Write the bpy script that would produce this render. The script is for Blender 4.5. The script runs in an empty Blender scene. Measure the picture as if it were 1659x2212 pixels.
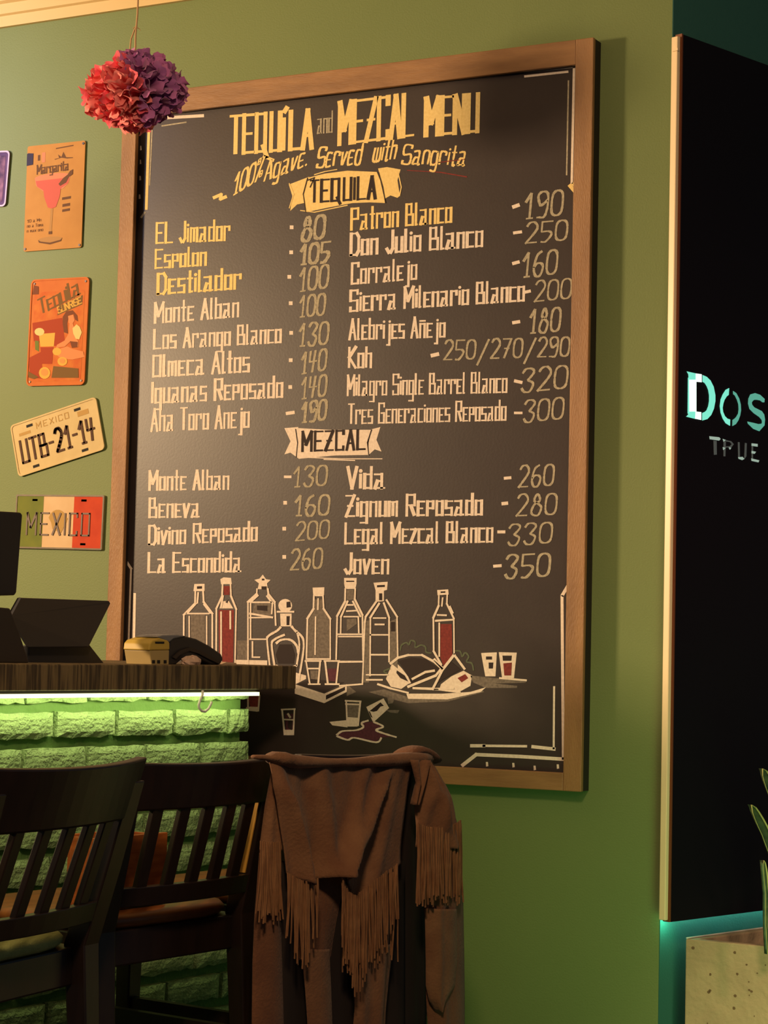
import bpy, bmesh, math, random
from mathutils import Vector, Matrix, noise
random.seed(7)
S = bpy.context.scene
COL = S.collection

# ------------------------------------------------------------------ camera
F, YAW, PITCH, ROLL = 4559.3, -0.4917, 0.0625, 0.0227
CAM = Vector((2.6386, -4.7046, 1.2))
FW = Vector((math.sin(YAW)*math.cos(PITCH), math.cos(YAW)*math.cos(PITCH), math.sin(PITCH)))
_r = Vector((math.cos(YAW), -math.sin(YAW), 0)); _u = _r.cross(FW)
RT = math.cos(ROLL)*_r + math.sin(ROLL)*_u
UP = -math.sin(ROLL)*_r + math.cos(ROLL)*_u
cd = bpy.data.cameras.new('camera'); cam = bpy.data.objects.new('camera', cd); COL.objects.link(cam)
cd.sensor_fit = 'HORIZONTAL'; cd.sensor_width = 36; cd.lens = F/1659*36; cd.clip_start = .05
m = Matrix.Identity(4)
for i in range(3): m[i][0] = RT[i]; m[i][1] = UP[i]; m[i][2] = -FW[i]; m[i][3] = CAM[i]
cam.matrix_world = m; S.camera = cam
S.view_settings.view_transform = 'Standard'; S.view_settings.look = 'None'
S.view_settings.gamma = 1; S.view_settings.exposure = 0.0; S.view_settings.use_curve_mapping = False

# ------------------------------------------------------------------ world, room lamps and added spots
w = bpy.data.worlds.new('world'); S.world = w; w.use_nodes = True
w.node_tree.nodes['Background'].inputs[0].default_value = (.42, .74, 1, 1)
w.node_tree.nodes['Background'].inputs[1].default_value = .075

def lamp(name, kind, loc, target, energy, color, size=.3, spot=None, blend=.6):
    l = bpy.data.lights.new(name, kind); o = bpy.data.objects.new(name, l); COL.objects.link(o)
    o.location = loc; l.energy = energy; l.color = color
    if kind == 'AREA': l.size = size
    else: l.shadow_soft_size = size
    if spot: l.spot_size = math.radians(spot); l.spot_blend = blend
    d = Vector(target)-Vector(loc); o.rotation_euler = d.to_track_quat('-Z', 'Y').to_euler()
    return o
lamp('warm_pendant_left', 'AREA', (-3.0, -2.75, 2.3), (-.1, 0, 1.6), 172, (1, .69, .39), .42)
lamp('added_warm_spot', 'SPOT', (2.3, -2.4, 1.9), (1.2, 0, 1.5), 110, (1, .60, .42), .4, 34, 1)  # unseen spot added at mid height to warm the right wall
lamp('added_cool_spot', 'SPOT', (-2.6, -2.4, 2.9), (-1.42, 0, 2.6), 380, (.46, .58, 1), .4, 24, 1)  # unseen spot added to tint the upper left like bluish haze
lamp('warm_room_lamp', 'AREA', (2.0, -3.7, 3.0), (.6, -.5, 1.0), 52, (1, .70, .42), .35)
lamp('added_planter_spot', 'SPOT', (3.0, -2.4, 2.0), (1.42, 0, .33), 230, (1, .68, .46), .15, 20, 1)  # unseen spot added to brighten the planter
lamp('added_green_spot', 'SPOT', (2.0, -1.5, .2), (1.15, 0, .45), 60, (.45, 1, .36), .3, 60, 1)  # unseen spot added for the green tone low on the right wall

# ------------------------------------------------------------------ helpers
def lin(c):
    return tuple(((v/255)/12.92 if v/255 <= .04045 else ((v/255+.055)/1.055)**2.4) for v in c)
def ray(px, py):
    return (FW + RT*((px-829.5)/F) + UP*((1106-py)/F)).normalized()
def hit(px, py, P, N):
    d = ray(px, py); t = (Vector(P)-CAM).dot(N)/d.dot(N); return CAM + d*t
WN = Vector((0, 1, 0))
def wl(px, py, y=0.0): return hit(px, py, (0, y, 0), WN)      # point on a plane parallel to the green wall

def mat(name, col, rough=.6, metal=0, noise_amt=0, scale=20, bump=0, bscale=60, col2=None, stretch=(1, 1, 1), emit=None, es=0, sheen=0, spec=None, wave=None):
    m = bpy.data.materials.new(name); m.use_nodes = True; nt = m.node_tree; b = nt.nodes['Principled BSDF']
    c = lin(col)+(1,)
    b.inputs['Base Color'].default_value = c; b.inputs['Roughness'].default_value = rough; b.inputs['Metallic'].default_value = metal
    if spec is not None: b.inputs['Specular IOR Level'].default_value = spec
    if sheen: b.inputs['Sheen Weight'].default_value = sheen; b.inputs['Sheen Roughness'].default_value = .6
    tc = nt.nodes.new('ShaderNodeTexCoord'); mp = nt.nodes.new('ShaderNodeMapping'); mp.inputs['Scale'].default_value = stretch
    nt.links.new(tc.outputs['Object'], mp.inputs[0])
    if col2 is not None:
        n = nt.nodes.new('ShaderNodeTexNoise'); n.inputs['Scale'].default_value = scale; n.inputs['Detail'].default_value = 6
        nt.links.new(mp.outputs[0], n.inputs[0])
        r = nt.nodes.new('ShaderNodeValToRGB'); r.color_ramp.elements[0].color = c; r.color_ramp.elements[1].color = lin(col2)+(1,)
        r.color_ramp.elements[0].position = .5-.5*(noise_amt or .3); r.color_ramp.elements[1].position = .5+.5*(noise_amt or .3)
        nt.links.new(n.outputs['Fac'], r.inputs[0]); nt.links.new(r.outputs[0], b.inputs['Base Color'])
        if emit: nt.links.new(r.outputs[0], b.inputs['Emission Color'])
    if bump:
        n2 = nt.nodes.new('ShaderNodeTexNoise'); n2.inputs['Scale'].default_value = bscale; n2.inputs['Detail'].default_value = 5
        nt.links.new(mp.outputs[0], n2.inputs[0])
        bp = nt.nodes.new('ShaderNodeBump'); bp.inputs['Strength'].default_value = bump; bp.inputs['Distance'].default_value = .01
        nt.links.new(n2.outputs['Fac'], bp.inputs['Height']); nt.links.new(bp.outputs[0], b.inputs['Normal'])
    if emit:
        if col2 is None: b.inputs['Emission Color'].default_value = lin(emit)+(1,)
        b.inputs['Emission Strength'].default_value = es
    return m

def obj(name, verts, faces, m, parent=None, smooth=False):
    me = bpy.data.meshes.new(name); me.from_pydata([tuple(v) for v in verts], [], faces); me.update()
    bm = bmesh.new(); bm.from_mesh(me); bmesh.ops.recalc_face_normals(bm, faces=bm.faces); bm.to_mesh(me); bm.free()
    if smooth: me.polygons.foreach_set('use_smooth', [True]*len(me.polygons))
    if m: me.materials.append(m)
    o = bpy.data.objects.new(name, me); COL.objects.link(o)
    if parent: o.parent = parent; o.matrix_parent_inverse = parent.matrix_world.inverted() if parent.type != 'EMPTY' or True else Matrix()
    return o
def empty(name, loc=(0, 0, 0)):
    o = bpy.data.objects.new(name, None); COL.objects.link(o); o.location = loc; o.empty_display_size = .05
    o.matrix_world = Matrix.Translation(loc); return o
def tag(o, label=None, cat=None, group=None, kind=None):
    if label: o['label'] = label
    if cat: o['category'] = cat
    if group: o['group'] = group
    if kind: o['kind'] = kind
    return o
def bevel(o, wd, seg=2):
    b = o.modifiers.new('bevel', 'BEVEL'); b.width = wd; b.segments = seg; b.limit_method = 'ANGLE'; return o
CF = [(0, 1, 3, 2), (4, 6, 7, 5), (0, 4, 5, 1), (2, 3, 7, 6), (0, 2, 6, 4), (1, 5, 7, 3)]
class MB:
    def __init__(s): s.v = []; s.f = []
    def add(s, v, f):
        n = len(s.v); s.v += list(v); s.f += [tuple(i+n for i in q) for q in f]
    def frame(s, P, X, Y, Z, a, b, c):      # box from corner P along axes X,Y,Z with lengths a,b,c
        P = Vector(P); s.add([P+X*(a*i)+Y*(b*j)+Z*(c*k) for i in (0, 1) for j in (0, 1) for k in (0, 1)], CF)
    def box(s, x0, x1, y0, y1, z0, z1):
        s.frame((x0, y0, z0), Vector((1, 0, 0)), Vector((0, 1, 0)), Vector((0, 0, 1)), x1-x0, y1-y0, z1-z0)
    def prism(s, pts, vec):
        n = len(pts); pts = [Vector(p) for p in pts]
        s.add(pts+[p+vec for p in pts], [tuple(range(n)), tuple(range(2*n-1, n-1, -1))]+[(i, (i+1) % n, (i+1) % n+n, i+n) for i in range(n)])
    def tube(s, pts, r, seg=8, r2=None):
        pts = [Vector(p) for p in pts]; rings = []
        for i, p in enumerate(pts):
            d = (pts[min(i+1, len(pts)-1)]-pts[max(i-1, 0)]).normalized()
            a = d.orthogonal().normalized() if i == 0 else (a-d*a.dot(d)).normalized()
            b = d.cross(a); rr = r if r2 is None else r+(r2-r)*i/(len(pts)-1)
            rings.append([p+a*math.cos(2*math.pi*k/seg)*rr+b*math.sin(2*math.pi*k/seg)*rr for k in range(seg)])
        s.add([v for q in rings for v in q], [(i*seg+k, i*seg+(k+1) % seg, (i+1)*seg+(k+1) % seg, (i+1)*seg+k) for i in range(len(pts)-1) for k in range(seg)]
              + [tuple(range(seg)), tuple((len(pts)-1)*seg+k for k in range(seg))])
    def sweep(s, rows):                      # rows of equal-length closed sections
        n = len(rows[0]); s.add([v for r in rows for v in r], [(i*n+k, i*n+(k+1) % n, (i+1)*n+(k+1) % n, (i+1)*n+k) for i in range(len(rows)-1) for k in range(n)]
              + [tuple(range(n)), tuple((len(rows)-1)*n+k for k in range(n))])
    def grid(s, rows):
        n = len(rows[0]); s.add([v for r in rows for v in r], [(i*n+k, i*n+k+1, (i+1)*n+k+1, (i+1)*n+k) for i in range(len(rows)-1) for k in range(n-1)])
    def build(s, name, m, parent=None, smooth=False): return obj(name, s.v, s.f, m, parent, smooth)
def boxo(name, a, m, parent=None, bv=0):
    b = MB(); b.box(*a); o = b.build(name, m, parent)
    return bevel(o, bv) if bv else o

# ------------------------------------------------------------------ materials
M = {}
M['wall'] = mat('green_wall_paint', (116, 130, 76), .62, col2=(108, 124, 70), noise_amt=.9, scale=3, bump=.12, bscale=220)
M['teal'] = mat('teal_wall_paint', (52, 104, 92), .7, col2=(46, 96, 86), noise_amt=.8, scale=3, bump=.1, bscale=200)
M['cornice'] = mat('cream_cornice_paint', (216, 186, 126), .6)
M['ceiling'] = mat('ceiling_paint', (190, 180, 160), .8)
M['floor'] = mat('dark_floor_wood', (60, 38, 24), .5, col2=(38, 24, 16), scale=6, stretch=(8, 1, 1))
M['frame'] = mat('stained_frame_wood', (166, 122, 78), .5, col2=(130, 92, 58), noise_amt=.55, scale=8, stretch=(.9, 5, 5), bump=.12, bscale=60)
M['framev'] = mat('stained_frame_wood_upright', (172, 126, 78), .5, col2=(134, 94, 58), noise_amt=.6, scale=5, stretch=(5, 5, .9), bump=.25, bscale=80)
M['panel'] = mat('blackboard_paint', (62, 51, 48), .40, col2=(54, 44, 42), noise_amt=.8, scale=14, bump=.02, bscale=150, spec=.42)
def chalk(n, c, c2): return mat(n, c, .9, col2=c2, noise_amt=.5, scale=150)
M['chalk'] = chalk('white_chalk_marker', (250, 232, 214), (226, 206, 186))
M['chalky'] = chalk('yellow_chalk_marker', (252, 222, 150), (236, 202, 126))
M['chalkd'] = chalk('thin_grey_chalk', (200, 188, 160), (150, 140, 120))
M['chalkf'] = chalk('smudged_grey_chalk', (136, 124, 112), (96, 86, 78))
M['chalkr'] = chalk('red_chalk', (146, 58, 52), (110, 42, 40))
M['chalkp'] = chalk('purple_chalk', (104, 52, 66), (78, 40, 52))
M['chalkg'] = chalk('green_grey_chalk', (104, 112, 86), (84, 90, 72))
M['batten'] = mat('black_stained_batten', (34, 26, 20), .7)
M['ink'] = mat('dark_brown_lettering', (44, 30, 28), .8)

# ------------------------------------------------------------------ stroke lettering
G = {}
for line in '''A 032943|1535
B 0309393606464303
C 484909034344
D 03093948443303
E 49090343|0636
G 48490903434626
H 0309|4943|0646
I 0309
J 3934231304
K 0309|490643
L 090343
M 0309255953
N 03094349
O 0309494303
P 0309494606
Q 0309494303|3452
R 0309494606|2643
S 4849090646430304
T 0949|2923
U 09034349
V 092349
X 0943|4903
Z 09490343|1636
a 07373343|35150313|3303
b 0903333707
c 37070333
d 3707033339
e 37070333|0525
g 37070333|373101
h 0903|073733
i 0703|08
j 27211101|28
l 090313
m 03074743|2723
n 03073733
o 0703333707
p 0307373505
q 37070333|3731
r 03073736
s 370705353303
t 191323|0727
u 07033337|3733
v 071337
w 07034347|2723
x 0733|3703
z 07370333
. 03
- 0626
~ 0717372747
/ 0159
% 0349|0919180809|3545443435'''.split('\n'):
    k, v = line.split(' '); G[k] = [[(int(q[i])/10, (int(q[i+1])-3)/6) for i in range(0, len(q), 2)] for q in v.split('|')]
G['\u00ed'] = [[(0, 0), (0, .68)], [(0, .84), (.12, 1.0)]]
G['\u00cd'] = [[(0, 0), (0, .84)], [(0, 1.0), (.14, 1.13)]]
G['\u00f1'] = [G['n'][0], [(0, .82), (.3, .82)]]
G["'"] = [[(0, 1), (0, .85)]]
DG = {}
for line in '''0 29080423444829
1 0729|2923|1333
2 0819394703|0343
3 0819394826|2645331304
4 0906|0646|3923
5 4909|0906|0636452303
6 391805133345361605
7 0949|4913|1636
8 291817364533130416373829
9 4726160819394845331303
/ 0159'''.split('\n'):
    k, v = line.split(' '); DG[k] = [[(int(q[i])/10, (int(q[i+1])-3)/6) for i in range(0, len(q), 2)] for q in v.split('|')]
def smooth(p, n=5):
    if len(p) < 3: return p
    closed = p[0] == p[-1]; out = []
    for i in range(len(p)-1):
        a = p[i-1] if i > 0 else (p[-2] if closed else p[0]); b = p[i]; c = p[i+1]
        d = p[i+2] if i+2 < len(p) else (p[1] if closed else p[-1])
        for k in range(n):
            t = k/n
            out.append(tuple(.5*(2*b[j]+(c[j]-a[j])*t+(2*a[j]-5*b[j]+4*c[j]-d[j])*t*t+(3*b[j]-a[j]-3*c[j]+d[j])*t**3) for j in (0, 1)))
    out.append(p[-1]); return out
def ribbon(pts, wv, wh, jit=.0):
    """quads (2-D) along a polyline; vertical strokes wv thick, horizontal ones wh thick"""
    qs = []
    if len(pts) == 1:
        x, y = pts[0]; r = wv*.62; return [[(x+r*math.cos(a*math.pi/3), y+r*math.sin(a*math.pi/3)) for a in range(6)]]
    for i in range(len(pts)-1):
        (x0, y0), (x1, y1) = pts[i], pts[i+1]; dx, dy = x1-x0, y1-y0; L = math.hypot(dx, dy)
        if L < 1e-6: continue
        ux, uy = dx/L, dy/L; wd = (wv*abs(uy)+wh*abs(ux))*.5
        e = wd*(.9 if len(pts) > 2 and L > wd*2 else .35)
        if abs(ux) > .8 and L > wd*2: e = wv*.45
        j = random.uniform(1-jit, 1+jit); wd *= j
        qs.append([(x0-ux*e-uy*wd, y0-uy*e+ux*wd), (x1+ux*e-uy*wd, y1+uy*e+ux*wd), (x1+ux*e+uy*wd, y1+uy*e-ux*wd), (x0-ux*e+uy*wd, y0-uy*e-ux*wd)])
    return qs
def layout(text, sp, digits=False, smooth_all=False):
    x = 0; out = []
    for ch in text:
        if ch == ' ': x += .34; continue
        g = (DG.get(ch) if digits or ch in DG and ch not in G else None) or G.get(ch) or DG.get(ch)
        wd = max(p[0] for q in g for p in q)
        for q in g:
            q2 = [(a+x, b) for a, b in q]
            if (ch in DG and (digits or ch not in G)) or smooth_all: q2 = smooth(q2)
            out.append(q2)
        x += wd+sp
    return out, x-sp
BOARD_Y = -.026
def flat(name, polys, m, parent, y, lift=.0006):
    """thin paint film: pixel-space polygons set down on a plane parallel to the wall"""
    v = []; f = []
    for k, q in enumerate(polys):
        n = len(v); yy = y-lift-(k % 5)*.00003
        v += [wl(a, b, yy) for a, b in q]; f.append(tuple(range(n, n+len(q))))
    me = bpy.data.meshes.new(name); me.from_pydata([tuple(q) for q in v], [], f); me.materials.append(m)
    o = bpy.data.objects.new(name, me); COL.objects.link(o)
    if parent: o.parent = parent; o.matrix_parent_inverse = parent.matrix_world.inverted()
    return o
def write(name, text, p0, p1, h, m, parent, y=None, wv=.13, wh=.08, sp=.19, slant=.0, digits=False, sm=False, lift=.0006, jit=.15, up=(.02, -1), kf=.155, bowl=0):
    y = BOARD_Y if y is None else y
    st, W = layout(text, sp, digits, sm); W += .0001
    L = math.hypot(p1[0]-p0[0], p1[1]-p0[1]); k = L/W     # px per glyph unit along the line
    def mp(a, b):
        u = a/W; v = b*h
        return (p0[0]+(p1[0]-p0[0])*u+up[0]*v+slant*v, p0[1]+(p1[1]-p0[1])*u+up[1]*v-bowl*4*u*(1-u))
    polys = []; wv = min(wv*h, kf*k)/h; wh = min(wh, wv*.7)
    for s in st:
        q = [(a*k, b*h) for a, b in s]
        for r in ribbon(q, wv*h, wh*h, jit): polys.append([mp(a/k, b/h) for a, b in r])
    return flat(name, polys, m, parent, y, lift)
def strokes(name, lines, m, parent, wd, y=None, sm=False, lift=.0006, cv=lambda p: p):
    polys = []
    for L in lines:
        pts = [cv((L[i], L[i+1])) for i in range(0, len(L), 2)]
        if sm: pts = smooth(pts)
        polys += ribbon(pts, wd, wd, .12)
    return flat(name, polys, m, parent, BOARD_Y if y is None else y, lift)
def fills(name, lines, m, parent, y=None, lift=.0003, cv=lambda p: p):
    return flat(name, [[cv((L[i], L[i+1])) for i in range(0, len(L), 2)] for L in lines], m, parent, BOARD_Y if y is None else y, lift)

# ------------------------------------------------------------------ the room
CX = wl(1437, 1106).x                            # outer corner of the green wall
A2 = math.radians(16.9); TD = Vector((math.sin(A2), math.cos(A2), 0)); TN = Vector((math.cos(A2), -math.sin(A2), 0))
tag(boxo('wall_back', (-3.2, CX, 0, .22, 0, 3.4), M['wall']), kind='structure')
b = MB(); b.frame((CX+.002, .0, 0), TD, -TN, Vector((0, 0, 1)), 2.2, .2, 3.4)
tag(b.build('wall_right', M['teal']), kind='structure')
tag(boxo('floor', (-3.2, 4.5, -6.5, 2.2, -.05, 0), M['floor']), kind='structure')
tag(boxo('ceiling', (-3.2, 4.5, -6.5, 2.2, 3.4, 3.45), M['ceiling']), kind='structure')
zc = (wl(0, 58).z+wl(450, 0).z)/2
b = MB(); prof = [(0, 0), (-.012, 0), (-.014, .03), (-.022, .034), (-.024, .062), (-.034, .068), (-.04, .1), (-.06, .11), (-.075, .2), (-.09, .22), (-.09, .26), (0, .26)]
b.prism([Vector((-3.2, p[0], zc+p[1])) for p in prof], Vector((CX+3.2, 0, 0)))
o = b.build('trim_1', M['cornice']); tag(o, kind='structure')

# ------------------------------------------------------------------ menu chalkboard
FY = -.05                                       # front of the frame
L0, R0, T0, B0 = -.6911, .6911, 1.769+.9075, 1.769-.9075
fw = .058
board = empty('menu_chalkboard', (0, 0, B0))
tag(board, 'tall brown-framed chalkboard hand-lettered with a drinks menu, on the green wall', 'chalkboard')
boxo('panel', (L0+.03, R0-.03, -.026, -.006, B0+.03, T0-.03), M['panel'], board)
FB = -.036
for nm, a, m_, lb in (('v', (L0, L0+.047, B0, T0), 'framev', 'left upright of the wooden frame'), ('v', (R0-.047, R0, B0, T0), 'framev', 'right upright of the wooden frame'),
                      ('h', (L0+.0475, R0-.0475, T0-.062, T0), 'frame', 'top board of the wooden frame'), ('h', (L0+.0475, R0-.0475, B0, B0+.043), 'frame', 'bottom board of the wooden frame')):
    tag(boxo('frame_rail', (a[0], a[1], FY+(.0015 if nm == 'h' else 0), FB-.0002, a[2], a[3]), M[m_], board, .002), lb)
    boxo('dark_batten', (a[0]+.001, a[1]-.001, FB, -.001, a[2]+.001, a[3]-.001), M['batten'], board)
W1 = dict(wv=.155, wh=.085)
def T(text, x0, y0, x1, y1, h, m='chalk', nm='menu_lettering', **k):
    kw = dict(W1); kw.update(k); o = write(nm, text, (x0+3, y0-2), (x1-3, y1-2), h-3, M[m], board, **kw); return o
T('TEQU\u00cdLA', 496, 334, 676, 321, 84, 'chalky', 'title_lettering', wv=.17, wh=.07, kf=.21, sp=.17)
T('and', 683, 290, 720, 287, 48, 'chalkd', 'title_lettering', wv=.09)
T('MEZCAL', 730, 313, 893, 294, 92, 'chalky', 'title_lettering', wv=.155, wh=.06, kf=.21, sp=.15)
T('MENU', 917, 294, 1034, 285, 82, 'chalky', 'title_lettering', wv=.17, wh=.07, kf=.21, sp=.15)
strokes('title_lettering', [(570, 338, 590, 346), (462, 427, 478, 420, 476, 430, 488, 425)], M['chalky'], board, 5)
SUB = dict(wv=.11, wh=.09, slant=.16, sm=True)
T('100%', 500, 424, 566, 388, 50, 'chalky', 'subtitle_lettering', digits=True, **SUB)
T('Agave.', 568, 392, 664, 358, 44, 'chalky', 'subtitle_lettering', **SUB)
T('Served', 682, 363, 780, 354, 44, 'chalky', 'subtitle_lettering', **SUB)
T('with', 803, 349, 855, 345, 44, 'chalky', 'subtitle_lettering', **SUB)
T('Sangrita', 866, 355, 1006, 358, 42, 'chalky', 'subtitle_lettering', **SUB)
strokes('red_chalk_line', [(880, 368, 950, 372, 1008, 382), (938, 352, 1004, 344)], M['chalkr'], board, 2)
left = [('EL Jimador', 335, 527, 498, 520, 46, 'chalky'), ('Espolon', 333, 581, 447, 574, 42, 'chalky'), ('Destilador', 338, 637, 522, 624, 46, 'chalky'),
 ('Monte Alban', 332, 699, 517, 685, 45, 'chalk'), ('Los Arango Blanco', 330, 755, 609, 741, 43, 'chalk'), ('Olmeca Altos', 328, 815, 540, 804, 47, 'chalk'),
 ('Iguanas Reposado', 326, 872, 612, 859, 47, 'chalk'), ('Aha Toro Anejo', 324, 933, 540, 924, 50, 'chalk'),
 ('Monte Alban', 320, 1060, 496, 1058, 43, 'chalk'), ('Beneva', 320, 1119, 432, 1118, 43, 'chalk'), ('Divino Reposado', 319, 1178, 557, 1169, 43, 'chalk'),
 ('La Escondida', 318, 1238, 522, 1236, 44, 'chalk'),
 ('Patron Blanco', 756, 498, 977, 481, 48, 'chalky'), ('Don Julio Blanco', 755, 553, 1044, 533, 49, 'chalk'), ('Corralejo', 757, 615, 902, 604, 47, 'chalk'),
 ('Sierra Milenario Blanco', 754, 674, 1134, 651, 47, 'chalk'), ('Alebrijes A\u00f1ejo', 752, 735, 963, 729, 46, 'chalk'), ('Koh', 751, 796, 804, 795, 47, 'chalk'),
 ('Milagro Single Barrel Blanco', 748, 856, 1097, 849, 46, 'chalk'), ('Tres Generaciones Reposado', 750, 917, 1095, 909, 45, 'chalk'),
 ('Vida', 748, 1056, 832, 1056, 47, 'chalk'), ('Zignum Reposado', 745, 1117, 1043, 1113, 47, 'chalk'), ('Legal Mezcal Blanco', 743, 1176, 1066, 1172, 46, 'chalk'), ('Joven', 743, 1240, 841, 1240, 45, 'chalk')]
for t, x0, y0, x1, y1, h, mm in left:
    n = len(t); T(t, x0, y0, x1, y1, h, mm, 'menu_lettering', wv=.165 if n < 24 else .14, wh=.085)
prices = [('80', 647, 523, 705, 516, 53, .13), ('105', 643, 574, 716, 567, 46, .15), ('100', 641, 632, 713, 623, 53, .1), ('100', 641, 687, 706, 682, 49, .1), ('130', 640, 750, 713, 745, 51, .1),
 ('140', 645, 810, 709, 801, 49, .1), ('140', 645, 864, 709, 857, 49, .1), ('190', 646, 915, 709, 908, 46, .14),
 ('190', 1128, 475, 1219, 466, 57, .09), ('250', 1131, 527, 1229, 520, 46, .1), ('160', 1123, 601, 1207, 593, 55, .09), ('200', 1150, 653, 1238, 646, 46, .09), ('180', 1138, 722, 1214, 717, 54, .09),
 ('250/270/290', 954, 779, 1234, 771, 44, .1), ('320', 1121, 849, 1229, 840, 52, .09), ('300', 1126, 914, 1221, 906, 49, .09),
 ('130', 628, 1054, 710, 1050, 46, .1), ('160', 631, 1116, 715, 1114, 46, .11), ('200', 634, 1170, 715, 1164, 42, .1), ('260', 623, 1233, 700, 1229, 46, .1),
 ('260', 1116, 1054, 1200, 1050, 48, .09), ('280', 1111, 1116, 1206, 1113, 48, .09), ('330', 1092, 1180, 1196, 1174, 47, .09), ('350', 1086, 1251, 1191, 1246, 52, .1)]
for t, x0, y0, x1, y1, h, wv in prices:
    T(t, x0+2, y0, x1-4, y1, h, 'chalkd', 'price_lettering', wv=wv, wh=wv*.8, digits=True, slant=.07)
dots = [(630, 491), (629, 545), (625, 598), (628, 655), (629, 719), (628, 778), (627, 836), (616, 1086), (614, 1142), (614, 1203)]
dash = [(620, 893, 634, 891), (1109, 447, 1120, 443), (1111, 503, 1125, 501), (1109, 569, 1120, 566), (1135, 631, 1144, 629), (1109, 697, 1121, 695), (933, 768, 946, 765), (1113, 823, 1126, 826),
        (1113, 892, 1126, 892), (616, 1030, 627, 1030), (1091, 1033, 1102, 1032), (1086, 1088, 1095, 1087), (1077, 1149, 1089, 1149), (1068, 1223, 1081, 1222)]
for x, y in dots: fills('price_dot', [(x-4, y-4, x+4, y-4, x+4, y+4, x-4, y+4)], M['chalk'], board)
for q in dash: strokes('price_dash', [q], M['chalk'], board, 6)
# ribbon banners
c3 = lambda p: (440+p[0]/2.676, 180+p[1]/2.676)
c6 = lambda p: (290+p[0]/1.659, 920+p[1]/1.659)
o = fills('ribbon_banner', [(605, 545, 700, 522, 830, 505, 1000, 512, 1020, 560, 1050, 692, 960, 688, 860, 692, 720, 718, 592, 745, 575, 660), (492, 585, 610, 540, 578, 650, 590, 690, 540, 700, 500, 738, 512, 650), (1008, 492, 1060, 484, 1138, 498, 1120, 560, 1134, 650, 1120, 662, 1080, 648, 1050, 665, 1030, 580)], M['chalky'], board, lift=.0003, cv=c3)
T('TEQUILA', 668, 439, 813, 430, 50, 'ink', 'banner_lettering', wv=.15, wh=.12, lift=.0012, sp=.2)
strokes('banner_outline', [(600, 548, 575, 640, 590, 745), (1010, 515, 1035, 600, 1050, 690), (600, 560, 640, 545, 615, 600)], M['ink'], board, 1.6, lift=.0012, cv=c3)
strokes('banner_outline', [(495, 580, 520, 640, 495, 720), (560, 735, 640, 745, 830, 705), (640, 528, 700, 510, 770, 498), (1125, 520, 1142, 600, 1132, 650)], M['chalky'], board, 1.8, lift=.001, cv=c3)
fills('ribbon_banner', [(588, 8, 700, 14, 850, 14, 836, 60, 838, 104, 720, 106, 590, 118, 575, 60), (538, 8, 588, 4, 590, 118, 560, 96, 538, 102, 560, 55), (850, 12, 882, 4, 868, 50, 886, 92, 862, 84, 838, 106, 840, 60)], M['chalk'], board, cv=c6)
T('MEZCAL', 650, 976, 790, 972, 44, 'ink', 'banner_lettering', wv=.13, wh=.11, lift=.0012, sp=.2)
strokes('banner_outline', [(578, 12, 585, 60, 580, 112), (850, 14, 835, 60, 840, 104)], M['ink'], board, 1.6, lift=.0012, cv=c6)
strokes('banner_outline', [(600, 112, 740, 118, 888, 118), (680, 120, 790, 124)], M['chalk'], board, 2, cv=c6)
# corner line ornaments
for q, wd, mm in [((330, 256, 438, 250), 6, 'chalk'), ((322, 268, 316, 452), 6, 'chalky'), ((329, 268, 323, 400), 2.5, 'chalkd'), ((313, 458, 305, 470), 3, 'chalkd'), ((350, 272, 402, 264), 2.5, 'chalkd'),
    ((1134, 154, 1241, 143), 7, 'chalk'), ((1134, 165, 1226, 155), 4, 'chalk'), ((1240, 143, 1235, 396), 5, 'chalk'), ((1228, 174, 1224, 378), 3.5, 'chalkd'), ((1230, 400, 1242, 414), 6, 'chalky'), ((1236, 396, 1246, 406), 4, 'chalky'),
    ((270, 1208, 283, 1228, 276, 1440, 272, 1520), 4, 'chalk'), ((291, 1282, 288, 1440), 5, 'chalk'),
    ((1230, 1260, 1214, 1287), 5, 'chalk'), ((1214, 1287, 1217, 1640), 6, 'chalk'), ((1219, 1640, 1120, 1634, 1029, 1630), 8, 'chalk'), ((1030, 1629, 998, 1654), 5, 'chalk'),
    ((1197, 1483, 1196, 1618), 4, 'chalk'), ((1019, 1611, 1045, 1611), 8, 'chalk'), ((1045, 1611, 1136, 1612), 6, 'chalk'), ((1151, 1613, 1197, 1618), 7, 'chalk')]:
    strokes('corner_line', [q], M[mm], board, wd)
for x, y in [(1249, 161), (1248.5, 193), (1248, 219), (1247.5, 251), (1247, 281), (1246, 316), (1245.5, 344), (303, 320), (302.5, 350), (302, 385), (301, 425), (271, 1259), (270, 1310), (268.5, 1357), (267, 1412), (1052, 1651), (1109, 1653), (1155, 1659), (1205, 1656), (1229, 1312), (1228, 1362), (1226, 1420), (1225, 1510)]:
    fills('corner_dot', [(x-2.5, y-5, x+2, y-5, x+3, y+4, x-2, y+5)], M['chalk'], board)
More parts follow.
